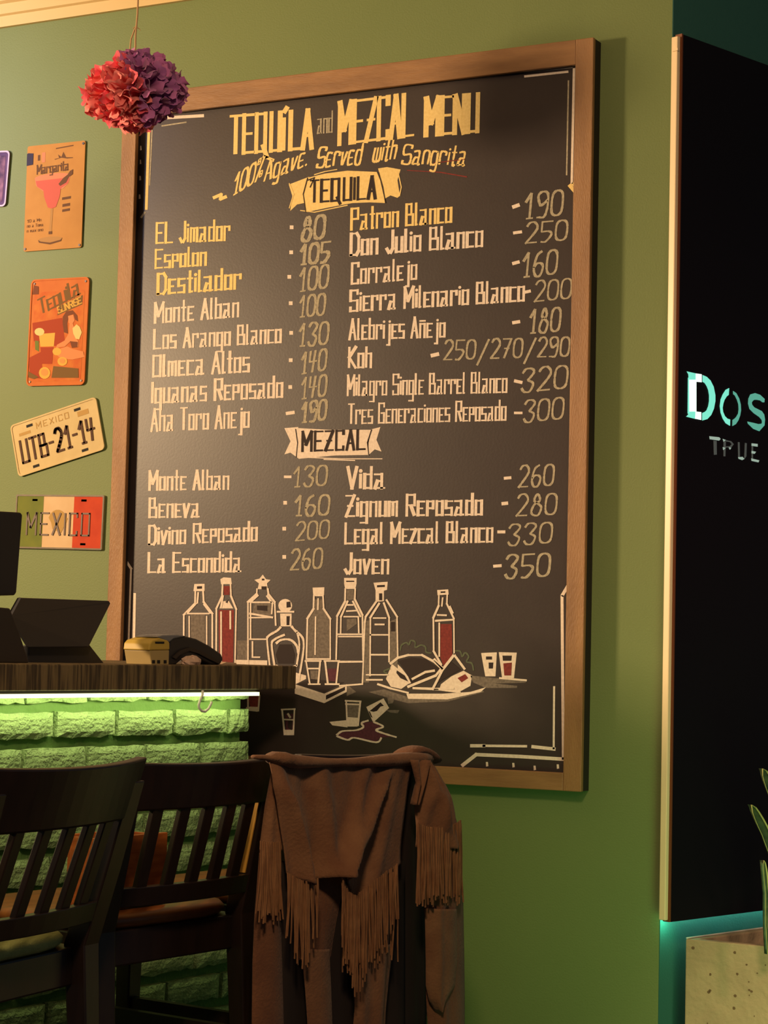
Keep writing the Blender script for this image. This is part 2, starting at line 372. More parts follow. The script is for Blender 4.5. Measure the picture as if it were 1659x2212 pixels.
# still life drawn in chalk
A = lambda p: (300+p[0]/3.6065, 1220+p[1]/3.6065)
B = lambda p: (620+p[0]/2.676, 1220+p[1]/2.676)
def drawing(nm, cv, fl=(), ln=(), wd=3.4, sm=False, label=None):
    k = 0
    for mm, L in fl:
        o = fills(nm, L, M[mm], board, cv=cv, lift=.0003+.0002*k); k += 1
        if label and k == 1: o['label'] = label
    if ln: strokes(nm, ln, M['chalk'], board, wd, cv=cv, lift=.0012, sm=sm)
drawing('drawn_bottle', A, [('chalkf', [(405, 385, 515, 385, 515, 800, 405, 800)]), ('chalk', [(432, 150, 512, 148, 512, 205, 425, 205)]), ('ink', [(452, 168, 492, 166, 492, 186, 452, 188)])],
        [(440, 205, 438, 300, 350, 390, 348, 800), (500, 205, 505, 290, 572, 380, 572, 800), (372, 380, 545, 380), (392, 400, 392, 800), (528, 400, 528, 800), (462, 215, 455, 300), (445, 300, 375, 378), (508, 305, 560, 375)], label='clear bottle drawn in white chalk')
drawing('drawn_bottle', A, [('chalkr', [(620, 352, 740, 352, 735, 760, 625, 760), (660, 165, 708, 165, 706, 235, 662, 235)]), ('chalk', [(635, 112, 660, 98, 718, 102, 724, 150, 640, 152), (628, 340, 650, 285, 700, 280, 735, 340)]), ('ink', [(672, 290, 700, 270, 690, 300)])],
        [(652, 155, 648, 245, 604, 340, 602, 790), (714, 155, 718, 245, 758, 345, 748, 790), (640, 365, 640, 760), (712, 360, 712, 500), (655, 240, 640, 330)], label='bottle of red drink drawn in chalk')
drawing('drawn_bottle', A, [('chalkf', [(900, 300, 1028, 300, 1028, 395, 885, 380), (765, 590, 850, 590, 850, 740, 765, 740)]), ('chalk', [(965, 76, 990, 112, 1026, 118, 998, 145, 1004, 190, 925, 190, 935, 145, 900, 118, 940, 108), (750, 740, 1000, 745, 1000, 800, 760, 795)]), ('ink', [(958, 108, 978, 108, 978, 122, 958, 122), (955, 168, 996, 168, 996, 192, 955, 192), (920, 318, 1000, 318, 1000, 360, 920, 352)])],
        [(920, 190, 918, 228, 850, 290, 850, 800), (1004, 190, 1010, 230, 1058, 290, 1066, 470), (870, 292, 1030, 292), (865, 380, 1040, 410, 865, 412), (925, 240, 870, 290, 870, 570), (1000, 245, 1040, 300, 1035, 380), (865, 580, 1000, 580), (885, 600, 885, 720, 940, 720)], label='bottle with a star stopper drawn in chalk')
import math as _m
circ = []
for a in range(17): circ += [1140+54*_m.cos(a*_m.pi/8), 318+52*_m.sin(a*_m.pi/8)]
drawing('drawn_bottle', A, [('chalk', [tuple(circ[:32]), (1100, 380, 1190, 380, 1188, 480, 1105, 480)]), ('ink', [(1150, 290, 1180, 285, 1185, 330, 1150, 335), (1150, 400, 1176, 400, 1172, 470, 1150, 470), (1095, 620, 1190, 620, 1215, 700, 1205, 770, 1085, 770, 1065, 700)])],
        [(1080, 366, 1205, 366), (1105, 485, 1075, 515, 1010, 555, 1000, 600, 1022, 810), (1190, 480, 1215, 510, 1270, 560, 1284, 610, 1278, 700, 1245, 900), (1135, 545, 1060, 580, 1035, 625, 1060, 810), (1230, 515, 1250, 620, 1230, 780), (1070, 612, 1110, 585, 1180, 585, 1228, 630, 1240, 690), (1070, 785, 1140, 812, 1230, 785)], 3.6, True, label='round-shouldered bottle drawn in chalk')
drawing('drawn_bottle', B, [('chalkf', [(150, 200, 212, 200, 215, 255, 250, 315, 250, 545, 112, 545, 115, 315, 150, 255)]), ('chalk', [(148, 132, 216, 130, 214, 175, 205, 182, 152, 182)])],
        [(155, 180, 153, 255, 118, 310, 112, 545), (208, 180, 212, 255, 250, 312, 250, 545), (112, 545, 250, 545), (165, 300, 162, 520), (180, 195, 178, 260)], label='grey-filled bottle drawn in chalk')
drawing('drawn_bottle', B, [('chalk', [(330, 76, 402, 76, 402, 108, 395, 140, 336, 140, 330, 108)]), ('chalkf', [(345, 145, 385, 145, 388, 200, 345, 205), (345, 315, 400, 310, 405, 340, 345, 385)]), ('ink', [(342, 92, 388, 92, 388, 99, 342, 99)])],
        [(337, 140, 335, 212, 290, 296, 284, 545), (394, 140, 392, 200, 436, 290, 440, 545), (350, 212, 312, 300, 310, 400), (380, 210, 425, 300), (330, 300, 412, 300, 415, 392), (345, 268, 400, 265), (300, 415, 430, 415), (290, 402, 432, 402), (300, 560, 436, 560), (350, 232, 380, 232)], label='narrow-necked bottle drawn in chalk')
drawing('drawn_bottle', B, [('chalk', [(500, 104, 582, 98, 578, 145, 560, 150, 560, 210, 512, 214, 512, 148)]), ('chalkf', [(440, 330, 475, 320, 475, 680, 440, 680), (590, 330, 636, 310, 640, 600, 590, 560)]), ('ink', [(520, 118, 565, 116, 565, 128, 520, 130), (532, 165, 550, 165, 550, 205, 532, 205), (600, 330, 625, 330, 625, 385, 600, 385)])],
        [(515, 214, 455, 300, 450, 330, 436, 690), (576, 205, 636, 300, 640, 530), (532, 225, 482, 305, 480, 640), (560, 222, 590, 305, 590, 560), (500, 308, 570, 308), (510, 345, 560, 345), (482, 405, 582, 405), (482, 520, 582, 520), (460, 636, 580, 636), (460, 665, 550, 665)], label='wide faceted bottle drawn in chalk')
drawing('drawn_bottle', B, [('chalkr', [(884, 342, 952, 342, 956, 520, 905, 588, 884, 530), (860, 540, 895, 585, 860, 545)]), ('chalk', [(868, 146, 932, 142, 934, 172, 870, 176), (855, 318, 962, 312, 962, 322, 855, 330)]), ('ink', [(888, 154, 915, 153, 915, 162, 888, 163)])],
        [(878, 176, 876, 238, 846, 306, 848, 500, 890, 575), (926, 176, 924, 226, 964, 310, 966, 515), (880, 335, 880, 530), (900, 190, 895, 240), (940, 240, 958, 280), (870, 290, 920, 292)], label='tall bottle of red drink drawn in chalk')
drawing('drawn_plate', B, [('chalkf', [(470, 735, 560, 720, 700, 765, 900, 765, 1120, 720, 1140, 735, 930, 790, 700, 800, 620, 780), (1060, 640, 1250, 660, 1380, 660, 1380, 682, 1200, 686, 1330, 700, 1330, 712, 1150, 712, 1075, 680), (345, 690, 400, 735, 345, 760)]), ('chalk', [(690, 745, 900, 745, 1060, 735, 1150, 708, 1120, 735, 930, 778, 700, 775)])],
        [(525, 690, 600, 715, 700, 740), (730, 715, 880, 722, 1000, 738), (1230, 655, 1382, 668)], label='plate of wraps drawn in chalk')
drawing('drawn_wrap', B, [('chalk', [(572, 660, 605, 575, 625, 560, 665, 600, 725, 680, 700, 690, 660, 718, 600, 705), (880, 722, 890, 690, 950, 645, 1020, 612, 1070, 640, 1060, 700, 990, 738)]), ('chalkr', [(985, 655, 1030, 632, 1048, 655, 1010, 680)]), ('ink', [(635, 610, 680, 640, 700, 675, 655, 655, 632, 625), (640, 555, 720, 535, 800, 545, 885, 605, 850, 640, 720, 690, 690, 625), (860, 690, 950, 560, 1005, 605, 900, 665)])],
        [(600, 570, 640, 538, 700, 522, 780, 522, 850, 560, 893, 598), (893, 598, 860, 640, 700, 705), (725, 660, 800, 620, 850, 612), (842, 718, 900, 605, 966, 520, 1025, 600), (842, 718, 960, 715), (730, 712, 840, 715), (900, 600, 850, 545)], 4, label='filled wraps drawn in chalk')
strokes('drawn_lettuce', [(655, 495, 662, 465, 690, 450, 705, 462, 716, 438, 740, 446, 742, 478, 775, 464, 800, 476, 805, 505, 835, 510), (970, 498, 1000, 500, 1012, 530, 1030, 508, 1050, 530, 1038, 560, 1068, 570, 1078, 610), (595, 600, 560, 615, 580, 630)], M['chalkg'], board, 2.6, cv=B, sm=True)
drawing('drawn_shot_glass', B, [('chalk', [(1122, 510, 1213, 506, 1205, 645, 1146, 645)]), ('ink', [(1150, 530, 1185, 530, 1185, 548, 1150, 548), (1165, 565, 1193, 565, 1190, 600, 1166, 600)])], (), label='pale shot glass drawn in chalk')
drawing('drawn_shot_glass', B, [('chalk', [(1224, 505, 1328, 508, 1312, 655, 1243, 655)]), ('ink', [(1245, 525, 1300, 525, 1297, 555, 1248, 555)]), ('chalkr', [(1250, 570, 1300, 565, 1296, 640, 1256, 640)])], (), label='red shot glass drawn in chalk')
drawing('drawn_board', B, [('chalk', [(45, 690, 215, 745, 345, 690, 345, 735, 215, 800, 45, 745), (40, 620, 110, 640, 110, 660, 50, 690)]), ('ink', [(60, 690, 140, 660, 330, 680, 215, 735), (225, 755, 335, 705, 335, 725, 225, 780)])], [(300, 562, 440, 560), (305, 700, 430, 690)], label='serving board drawn in chalk')
drawing('drawn_shot_glass', B, [('chalkf', [(135, 610, 178, 610, 176, 680, 138, 680)])], [(106, 556, 196, 556), (110, 556, 132, 690), (192, 556, 180, 690), (125, 690, 190, 690), (125, 600, 185, 600)], label='grey shot glass drawn in chalk')
drawing('drawn_shot_glass', B, [('chalkp', [(228, 600, 290, 600, 280, 685, 236, 685)])], [(216, 556, 302, 556), (220, 556, 236, 690), (298, 556, 284, 690), (222, 690, 300, 690)], label='purple shot glass drawn in chalk')
drawing('drawn_shot_glass', B, [('chalkf', [(345, 800, 420, 800, 410, 930, 350, 930)]), ('chalk', [(345, 880, 412, 885, 408, 935, 350, 935), (245, 908, 345, 898, 350, 940, 262, 928)])], [(338, 786, 426, 790), (342, 788, 348, 930), (424, 790, 410, 930), (340, 805, 420, 808)], label='upright shot glass drawn in chalk')
drawing('drawn_shot_glass', B, [('chalk', [(458, 822, 558, 772, 590, 828, 498, 912)]), ('ink', [(478, 845, 540, 795, 560, 815, 540, 820, 520, 845, 500, 850), (470, 845, 480, 850, 495, 885, 485, 880)])], (), label='tipped-over shot glass drawn in chalk')
drawing('drawn_spill', B, [('chalkp', [(290, 985, 320, 962, 400, 956, 445, 935, 440, 912, 500, 905, 550, 935, 515, 955, 560, 975, 620, 995, 540, 998, 515, 1022, 380, 1000, 350, 1012)]), ('chalkf', [(580, 770, 620, 775, 612, 800, 585, 805), (570, 840, 650, 840, 640, 858, 600, 855)])],
        [(287, 985, 320, 962, 400, 956, 442, 938, 430, 915, 470, 900), (500, 908, 556, 935, 515, 955, 560, 975, 630, 996), (287, 990, 350, 1012, 390, 1000, 515, 1026, 545, 1000)], 3, True, label='spilled drink outlined in pink chalk')
drawing('drawn_shot_glass', A, [('chalkp', [(1140, 1165, 1205, 1160, 1195, 1300, 1145, 1300)]), ('chalk', [(1135, 1285, 1205, 1285, 1203, 1328, 1140, 1328)]), ('ink', [(1165, 1215, 1195, 1215, 1190, 1290, 1160, 1270)])], [(1112, 1128, 1215, 1124), (1116, 1130, 1135, 1325), (1212, 1126, 1203, 1325), (1125, 1205, 1205, 1208), (1160, 1160, 1180, 1190)], label='small dark shot glass drawn in chalk')
drawing('drawn_shot_glass', A, [('chalkr', [(848, 1030, 935, 1020, 930, 1110, 870, 1110)]), ('chalk', [(870, 1105, 930, 1108, 925, 1145, 835, 1135, 835, 1110)])], [(940, 1015, 930, 1140), (850, 1040, 850, 1120)], label='small red shot glass drawn in chalk')

# ------------------------------------------------------------------ signs on the wall, left of the chalkboard
def rrect(cx, cz, w_, h_, ang, r, n=4):
    pts = []
    for sx, sz, a0 in ((1, 1, 0), (-1, 1, 90), (-1, -1, 180), (1, -1, 270)):
        for k in range(n+1):
            a = math.radians(a0+90*k/n); pts.append((sx*(w_/2-r)+r*math.cos(a), sz*(h_/2-r)+r*math.sin(a)))
    c, s = math.cos(ang), math.sin(ang)
    return [(cx+x*c-y*s, cz+x*s+y*c) for x, y in pts]
def plate(root, cx, cz, w_, h_, ang, m, name='plate', y0=-.003, th=.0025, r=.012, rim=None):
    b = MB(); b.prism([Vector((x, y0-th, z)) for x, z in rrect(cx, cz, w_, h_, ang, r)], Vector((0, th, 0))); o = b.build(name, m, root)
    if rim:
        a_, b_ = rrect(cx, cz, w_, h_, ang, r), rrect(cx, cz, w_-.009, h_-.009, ang, r*.8); n = len(a_); b = MB()
        for i in range(n):
            j = (i+1) % n
            b.prism([Vector((q[0], y0-th-.0018, q[1])) for q in (a_[i], a_[j], b_[j], b_[i])], Vector((0, .002, 0)))
        b.build('rim', rim, root)
    return o
class Loc:      # local frame of a tilted sign: lx, lz in metres from its middle -> a flat shape
    def __init__(s, root, cx, cz, ang, y): s.r, s.cx, s.cz, s.a, s.y = root, cx, cz, ang, y
    def P(s, x, z, l=0): c, q = math.cos(s.a), math.sin(s.a); return Vector((s.cx+x*c-z*q, s.y-l, s.cz+x*q+z*c))
    def poly(s, nm, polys, m, l=.0004):
        v = []; f = []
        for k, q in enumerate(polys):
            n = len(v); v += [s.P(a, b, l+(k % 5)*.00003) for a, b in q]; f.append(tuple(range(n, n+len(q))))
        me = bpy.data.meshes.new(nm); me.from_pydata([tuple(q) for q in v], [], f); me.materials.append(m)
        o = bpy.data.objects.new(nm, me); COL.objects.link(o); o.parent = s.r; o.matrix_parent_inverse = s.r.matrix_world.inverted(); return o
    def text(s, nm, t, x0, z0, x1, z1, h, m, wv=.1, wh=.09, sp=.16, slant=0, l=.0006, sm=False, raise_=0, arc=0):
        st, W = layout(t, sp, False, sm); L = math.hypot(x1-x0, z1-z0); k = L/W; ux, uz = (x1-x0)/L, (z1-z0)/L; polys = []
        for q in st:
            q = [(a*k+slant*b*h, b*h+arc*4*(a/W)*(1-a/W)) for a, b in q]
            for r in ribbon(q, wv*h, wh*h): polys.append([(x0+a*ux-b*uz, z0+a*uz+b*ux) for a, b in r])
        if raise_:
            b = MB()
            for p in polys: b.prism([s.P(a, c, l) for a, c in p], Vector((0, -raise_, 0)))
            return b.build(nm, m, s.r)
        return s.poly(nm, polys, m, l)
def ell(cx, cz, rx, rz, n=18, a0=0, a1=360): return [(cx+rx*math.cos(math.radians(a0+(a1-a0)*i/n)), cz+rz*math.sin(math.radians(a0+(a1-a0)*i/n))) for i in range(n+(0 if a1-a0 == 360 else 1))]

tin = lambda n, c, c2=None, **k: mat(n, c, .72, spec=.2, col2=c2 or tuple(int(v*.88) for v in c), noise_amt=.7, scale=25, **k)
M['slot'] = mat('dark_slot', (22, 18, 18), .8)
M['bolt'] = mat('dark_screw_metal', (60, 54, 50), .4, metal=.8)
# licence plates -------------------------------------------------
t = empty('licence_plate', (-.9096, 0, 1.7507))
tag(t, 'cream licence plate reading UTB-21-14, hung at a tilt on the green wall', 'licence plate')
M['cream'] = tin('cream_enamel', (232, 210, 160), (214, 190, 138)); M['plink'] = mat('faded_brown_print', (96, 70, 58), .6); M['plink2'] = mat('pale_ochre_print', (198, 160, 96), .6)
plate(t, -.9096, 1.7507, .30, .15, .2415, M['cream'], r=.012, rim=M['cream'])
q = Loc(t, -.9096, 1.7507, .2415, -.0056)
q.text('embossed_number', 'UTB-21-14', -.126, -.040, .126, -.040, .062, M['plink'], .105, .10, .2, raise_=.0015)
q.text('state_name', 'MEXICO', -.062, .042, .05, .042, .016, M['plink2'], .12, .12, .3)
q.poly('print_patch', [[(-.125, .036), (-.085, .036), (-.085, .044), (-.125, .044)], [(.08, .036), (.118, .036), (.118, .05), (.08, .05)]], M['plink2'])
for x, z in ((-.085, .057), (.082, .057), (-.085, -.06), (.085, -.06)): q.poly('slot', [[(x-.011, z-.0035), (x+.011, z-.0035), (x+.011, z+.004), (x-.011, z+.004)]], M['slot'])
t = empty('licence_plate', (-.8941, 0, 1.5157))
tag(t, 'souvenir plate in green, white and red stripes reading MEXICO', 'licence plate')
M['mxg'] = tin('faded_green_enamel', (132, 140, 60), (108, 122, 58)); M['mxw'] = tin('cream_white_enamel', (226, 190, 146), (238, 208, 168)); M['mxr'] = tin('tomato_red_enamel', (222, 84, 48), (196, 66, 42))
M['rust'] = mat('worn_metal_rim', (110, 88, 48), .5, col2=(70, 60, 36), noise_amt=.5, scale=60)
plate(t, -.8941, 1.5157, .30, .15, -.0204, M['mxw'], r=.004, rim=M['rust'])
q = Loc(t, -.8941, 1.5157, -.0204, -.0056)
q.poly('green_stripe', [[(-.1455, -.0705), (-.055, -.0705), (-.055, .0705), (-.1455, .0705)]], M['mxg'])
q.poly('red_stripe', [[(.049, -.0705), (.1455, -.0705), (.1455, .0705), (.049, .0705)]], M['mxr'])
q.poly('emblem', [ell(-.005, 0, .032, .034)[:9]+[(-.02, -.01)], [(-.03, .012), (.0, .03), (.03, .01), (.01, -.03), (-.02, -.02)]], M['plink2'], .0006)
q.text('embossed_letters', 'MEXICO', -.108, -.036, .104, -.036, .06, mat('dull_bronze_letters', (84, 54, 36), .5), .075, .075, .25, raise_=.0016)
for x, z in ((-.085, .06), (.082, .06), (.085, -.06)): q.poly('slot', [[(x-.009, z-.003), (x+.009, z-.003), (x+.009, z+.003), (x-.009, z+.003)]], M['slot'])
# margarita sign -------------------------------------------------
t = empty('tin_sign', (-.9464, 0, 2.4278))
tag(t, 'tan tin sign headed Margarita with a pink cocktail glass', 'tin sign')
M['tan'] = tin('tan_tin', (208, 152, 82), (194, 138, 72)); M['pink'] = mat('pink_drink_print', (214, 104, 88), .5); M['pinkl'] = mat('pale_pink_print', (222, 142, 104), .5)
M['navy'] = mat('navy_tin', (62, 58, 84), .5); M['bprint'] = mat('brown_print', (112, 78, 52), .6); M['lprint'] = mat('light_line_print', (186, 140, 82), .5)
plate(t, -.9464, 2.4278, .20, .30, -.0079, M['tan'], r=.006)
q = Loc(t, -.9464, 2.4278, -.0079, -.0056)
q.text('title_print', 'Margarita', -.062, .068, .046, .072, .024, M['bprint'], .17, .13, .13)
q.poly('glass_print', [ell(-.008, .056, .062, .010), [(-.07, .056), (.054, .056), (.048, .034), (.03, .02), (-.04, .018), (-.064, .034)]], M['pinkl'], .0004)
q.poly('drink_print', [[(-.066, .048), (.05, .05), (.046, .034), (.022, .022), (.02, .0), (.008, -.03), (-.006, -.034), (-.02, -.03), (-.034, .0), (-.038, .020), (-.06, .032)]], M['pink'], .0008)
q.poly('stem_print', [[(-.010, -.034), (-.002, -.034), (-.004, -.105), (-.012, -.105)], ell(-.008, -.121, .042, .008), ], M['lprint'], .0006)
q.poly('stem_print', [[(-.050, -.120), (-.046, -.128), (-.008, -.135), (.03, -.128), (.034, -.118), (.028, -.124), (-.008, -.130), (-.04, -.125)], [(-.014, -.098), (-.002, -.098), (-.002, -.106), (-.014, -.106)]], M['bprint'], .0008)
q.poly('garnish_print', [[(.014, .034), (.03, .05), (.044, .058), (.052, .068), (.062, .072), (.062, .058), (.05, .052), (.04, .036), (.02, .028)]], M['bprint'], .0011)
q.poly('caption_print', [[(.028, -.012), (.058, -.010), (.058, -.003), (.028, -.005)], [(.030, -.032), (.056, -.030), (.056, -.022), (.030, -.024)], [(.030, -.046), (.056, -.044), (.056, -.037), (.030, -.039)]], M['bprint'])
for k in range(3): q.text('caption_print', ('10 a Mn', 'no a Toma', 'n max ono')[k], -.09, -.068-.014*k, -.034-(k == 0)*.008, -.067-.014*k, .008, M['bprint'], .14, .12)
q.poly('caption_print', [[(-.002, .104), (.02, .108), (.04, .104), (.06, .104), (.06, .106), (.036, .108), (.026, .124), (.02, .11), (.008, .118), (.012, .108), (-.004, .106)], [(.0, .134), (.06, .138), (.06, .141), (.0, .137)], [(-.062, .106), (-.054, .106), (-.054, .122), (-.062, .122)]], M['bprint'])
q.poly('badge_print', [[(-.048, .1), (-.036, .1), (-.036, .128), (-.048, .128)]], M['pinkl'])
q.poly('corner_clip', [[(-.1, .094), (-.078, .096), (-.078, .128), (-.096, .130), (-.1, .128)]], M['navy'], .001)
for x, z in ((-.094, -.143), (.094, -.143), (.094, .142)):
    b = MB(); b.tube([q.P(x, z, 0), q.P(x, z, .002)], .0035, 8); b.build('screw', M['bolt'], t)
# tequila sign -------------------------------------------------
t = empty('tin_sign', (-.9186, 0, 2.045))
tag(t, 'orange tin sign headed Tequila Sunrise with rounded corners', 'tin sign')
M['orange'] = tin('orange_tin', (224, 132, 66), (206, 112, 56)); M['or2'] = mat('deep_orange_print', (206, 96, 48), .5, col2=(222, 136, 62), noise_amt=.5, scale=30)
M['yel'] = mat('yellow_print', (240, 184, 84), .5); M['pal'] = mat('peach_print', (232, 160, 88), .5); M['olv'] = mat('olive_print', (128, 96, 52), .5); M['hair'] = mat('dark_brown_print', (120, 70, 44), .5)
plate(t, -.9186, 2.045, .20, .30, -.0191, M['orange'], r=.014, rim=M['orange'])
q = Loc(t, -.9186, 2.045, -.0191, -.0056)
q.poly('picture_print', [rrect(0, -.012, .172, .252, 0, .006)], M['or2'], .0003)
q.text('title_print', 'Tequila', -.062, .052, .07, .104, .042, M['olv'], .16, .1, .12, .1)
q.text('title_print', 'SUNRISE', .0, .052, .078, .078, .018, M['yel'], .16, .14, .14)
q.poly('title_print', [[(-.004, .046), (.08, .074), (.08, .1), (.06, .094), (.0, .072)]], M['olv'], .0005)
def c2(*v):
    out = []
    for k in range(0, len(v), 2):
        w_ = wl(v[k]/3.567, 580+v[k+1]/3.567, -.006); dx_, dz_ = w_.x+.9186, w_.z-2.045; c_, s_ = math.cos(.0191), math.sin(-.0191)
        out.append((dx_*c_+dz_*s_, -dx_*s_+dz_*c_))
    return out
def c2e(cx, cy, rx, ry): return c2(*[v for a in range(14) for v in (cx+rx*math.cos(a*math.pi/7), cy+ry*math.sin(a*math.pi/7))])
M['white_p'] = mat('cream_white_print', (250, 214, 140), .5); M['skin_p'] = mat('warm_peach_print', (232, 150, 96), .5); M['dkor'] = mat('rust_orange_print', (176, 72, 40), .5)
q.poly('backdrop_print', [c2(250, 420, 480, 380, 500, 560, 440, 600, 260, 560), c2(220, 690, 320, 640, 330, 850, 230, 840)], M['dkor'], .0005)
q.poly('drink_print', [c2(300, 505, 425, 495, 415, 600, 312, 602)], M['yel'], .0008)
q.poly('drink_print', [c2(312, 608, 412, 606, 402, 735, 322, 735)], M['dkor'], .0008)
q.poly('fruit_slice_print', [c2e(305, 488, 38, 30)], M['white_p'], .0010)
q.poly('leaf_print', [c2(270, 555, 300, 560, 300, 640, 272, 625)], M['mxg'], .0009)
q.poly('hair_print', [c2(484, 372, 512, 330, 560, 322, 596, 362, 602, 408, 580, 395, 568, 352, 532, 362, 518, 420, 524, 502, 494, 492, 484, 430)], M['hair'], .0009)
q.poly('figure_print', [c2(526, 366, 566, 356, 576, 400, 556, 430, 530, 420), c2(536, 424, 562, 424, 578, 470, 574, 520, 604, 560, 604, 604, 560, 612, 540, 560, 530, 500), c2(530, 500, 545, 560, 500, 602, 432, 612, 440, 588, 498, 556), c2(420, 632, 520, 600, 562, 620, 642, 640, 652, 682, 560, 702, 470, 692, 432, 662)], M['skin_p'], .0011)
q.poly('figure_print', [c2(560, 462, 592, 430, 616, 450, 632, 492, 612, 546, 586, 542, 566, 502)], M['white_p'], .0014)
q.poly('figure_print', [c2(540, 560, 600, 566, 598, 606, 556, 612)], M['hair'], .0015)
q.poly('fruit_print', [c2e(482, 716, 38, 34), c2e(345, 805, 44, 46), c2e(440, 640, 34, 30)], M['yel'], .0013)
q.poly('fruit_print', [c2e(345, 800, 28, 28), c2e(482, 712, 22, 20)], M['pal'], .0016)
q.poly('caption_print', [c2(412, 752, 604, 770, 606, 842, 398, 842), c2(214, 790, 300, 838, 262, 852, 222, 840)], M['olv'], .0012)
q.poly('corner_clip', [[(-.094, .108), (-.072, .108), (-.074, .13), (-.09, .134)]], M['hair'], .001)
for x, z in ((-.088, -.138), (.088, -.138), (.088, .138), (-.088, .138)):
    b = MB(); b.tube([q.P(x, z, 0), q.P(x, z, .002)], .003, 8); b.build('screw', M['bolt'], t)
# purple sign cut by the left edge
c = wl(20, 385); t = empty('tin_sign', (c.x-.1, 0, c.z))
tag(t, 'purple tin sign cut off by the left edge of the picture', 'tin sign')
plate(t, c.x-.100, c.z+.004, .20, .16, -.06, tin('violet_tin', (120, 92, 142), (84, 62, 110)), r=.012, rim=mat('pale_violet_rim', (196, 170, 200), .5))
Loc(t, c.x-.1, c.z+.004, -.06, -.0056).poly('printed_field', [rrect(0, 0, .172, .132, 0, .004), ], mat('dark_violet_print', (74, 56, 92), .5, col2=(150, 110, 140), noise_amt=.4, scale=40), .0005)

for mm_ in bpy.data.materials:          # printed tin: duller inks
    if any(k in mm_.name for k in ('_tin', '_print', '_enamel')):
        nt_ = mm_.node_tree; nt_.nodes['Principled BSDF'].inputs['Roughness'].default_value = .72; nt_.nodes['Principled BSDF'].inputs['Specular IOR Level'].default_value = .2; q_ = .86 if 'dark' not in mm_.name else 1
        bs_ = nt_.nodes['Principled BSDF'].inputs['Base Color']; c_ = bs_.default_value; bs_.default_value = (c_[0]*q_, c_[1]*q_*.98, c_[2]*q_*.95, 1)
        for n_ in nt_.nodes:
            if n_.type == 'VALTORGB':
                for e_ in n_.color_ramp.elements: c_ = e_.color; e_.color = (c_[0]*q_, c_[1]*q_*.98, c_[2]*q_*.95, 1)
# ------------------------------------------------------------------ tissue pom-pom on a string
PZ = 5.05
PC = CAM + ray(290, 197)*(PZ/ray(290, 197).dot(FW))
t = empty('paper_pompom', PC)
tag(t, 'coral and purple tissue-paper pom-pom hanging on twine before the chalkboard', 'pom-pom')
mp1 = [mat('coral_tissue', (255, 138, 132), .8, sheen=.2), mat('crimson_tissue', (236, 86, 104), .8, sheen=.2), mat('purple_tissue', (196, 110, 172), .8, sheen=.2), mat('plum_tissue', (170, 96, 160), .8, sheen=.2)]
petals = [MB() for _ in range(4)]
rnd = random.Random(3)
NP = 420
for i in range(NP):
    zz = 1-2*(i+.5)/NP; a = i*2.39996; rr = math.sqrt(1-zz*zz)
    n = (RT*(rr*math.cos(a)) + UP*zz + FW*(rr*math.sin(a)))
    if n.dot(FW) > .55: continue
    sx, sy = n.dot(RT), n.dot(UP)
    R_ = .121*(1+.07*sx*sx+.04*math.sin(5*a+zz*4)+rnd.uniform(-.07, .05))*(1-.20*abs(sy)) * (1-.16*(sx < -.4 and sy > .35)) * (1-.12*(sx > .4 and sy < -.4))
    u = (n.orthogonal()).normalized(); u.rotate(Matrix.Rotation(rnd.uniform(0, 6.3), 3, n)); v = n.cross(u)
    wd = rnd.uniform(.024, .036); rows = []; cup = rnd.uniform(.006, .016); ph_ = rnd.uniform(0, 6)
    for k in range(7):
        tt = k/6; rad = R_*(.40+.60*math.sin(tt*1.45)); ww = wd*(.30+1.1*tt-.75*max(0, tt-.6)**1.3)
        rows.append([n*(rad-.011*q*q*tt+.002*math.sin(q*7+ph_)*tt) + u*(ww*q/2) + v*(cup*tt*tt+.006*math.sin(q*3.4+ph_)*tt-.006*q*q*tt) for q in (-1, -.66, -.33, 0, .33, .66, 1)])
    k = 2+(rnd.random() < .5) if sx*.95+sy*.45+rnd.uniform(-.2, .2) > .06 else (rnd.random() < .4)
    petals[int(k)].grid([[PC+p for p in r] for r in rows])
for k, b in enumerate(petals):
    o = b.build('tissue_petals', mp1[k], t, True); o['kind'] = 'stuff'
    o['label'] = ('coral paper petals', 'crimson paper petals', 'purple paper petals', 'plum paper petals')[k]
b = MB(); 
core = [[PC+ (RT*math.cos(a)*math.cos(e)+FW*math.sin(a)*math.cos(e)+UP*.85*math.sin(e))*.062 for a in [2*math.pi*i/12 for i in range(12)]] for e in (-1.4, -.8, 0, .8, 1.4)]
b.sweep(core); b.build('core', mp1[1], t)
def cz_(px, py, Z): d = ray(px, py); return CAM + d*(Z/d.dot(FW))
M['twine'] = mat('jute_twine', (196, 156, 112), .9)
b = MB(); top = cz_(300, -60, PZ); 
b.tube([cz_(299, -330, PZ), top, cz_(297, 30, PZ), cz_(293, 75, PZ), cz_(292, 130, PZ)], .0022, 6)
b.tube([cz_(296, 55, PZ), cz_(290, 66, PZ), cz_(283, 85, PZ), cz_(279, 125, PZ)], .0018, 6)
b.tube([cz_(294, 58, PZ), cz_(302, 63, PZ), cz_(303, 66, PZ)], .001, 5); b.tube([cz_(295, 55, PZ), cz_(287, 62, PZ)], .001, 5)
b.build('twine', M['twine'], t)

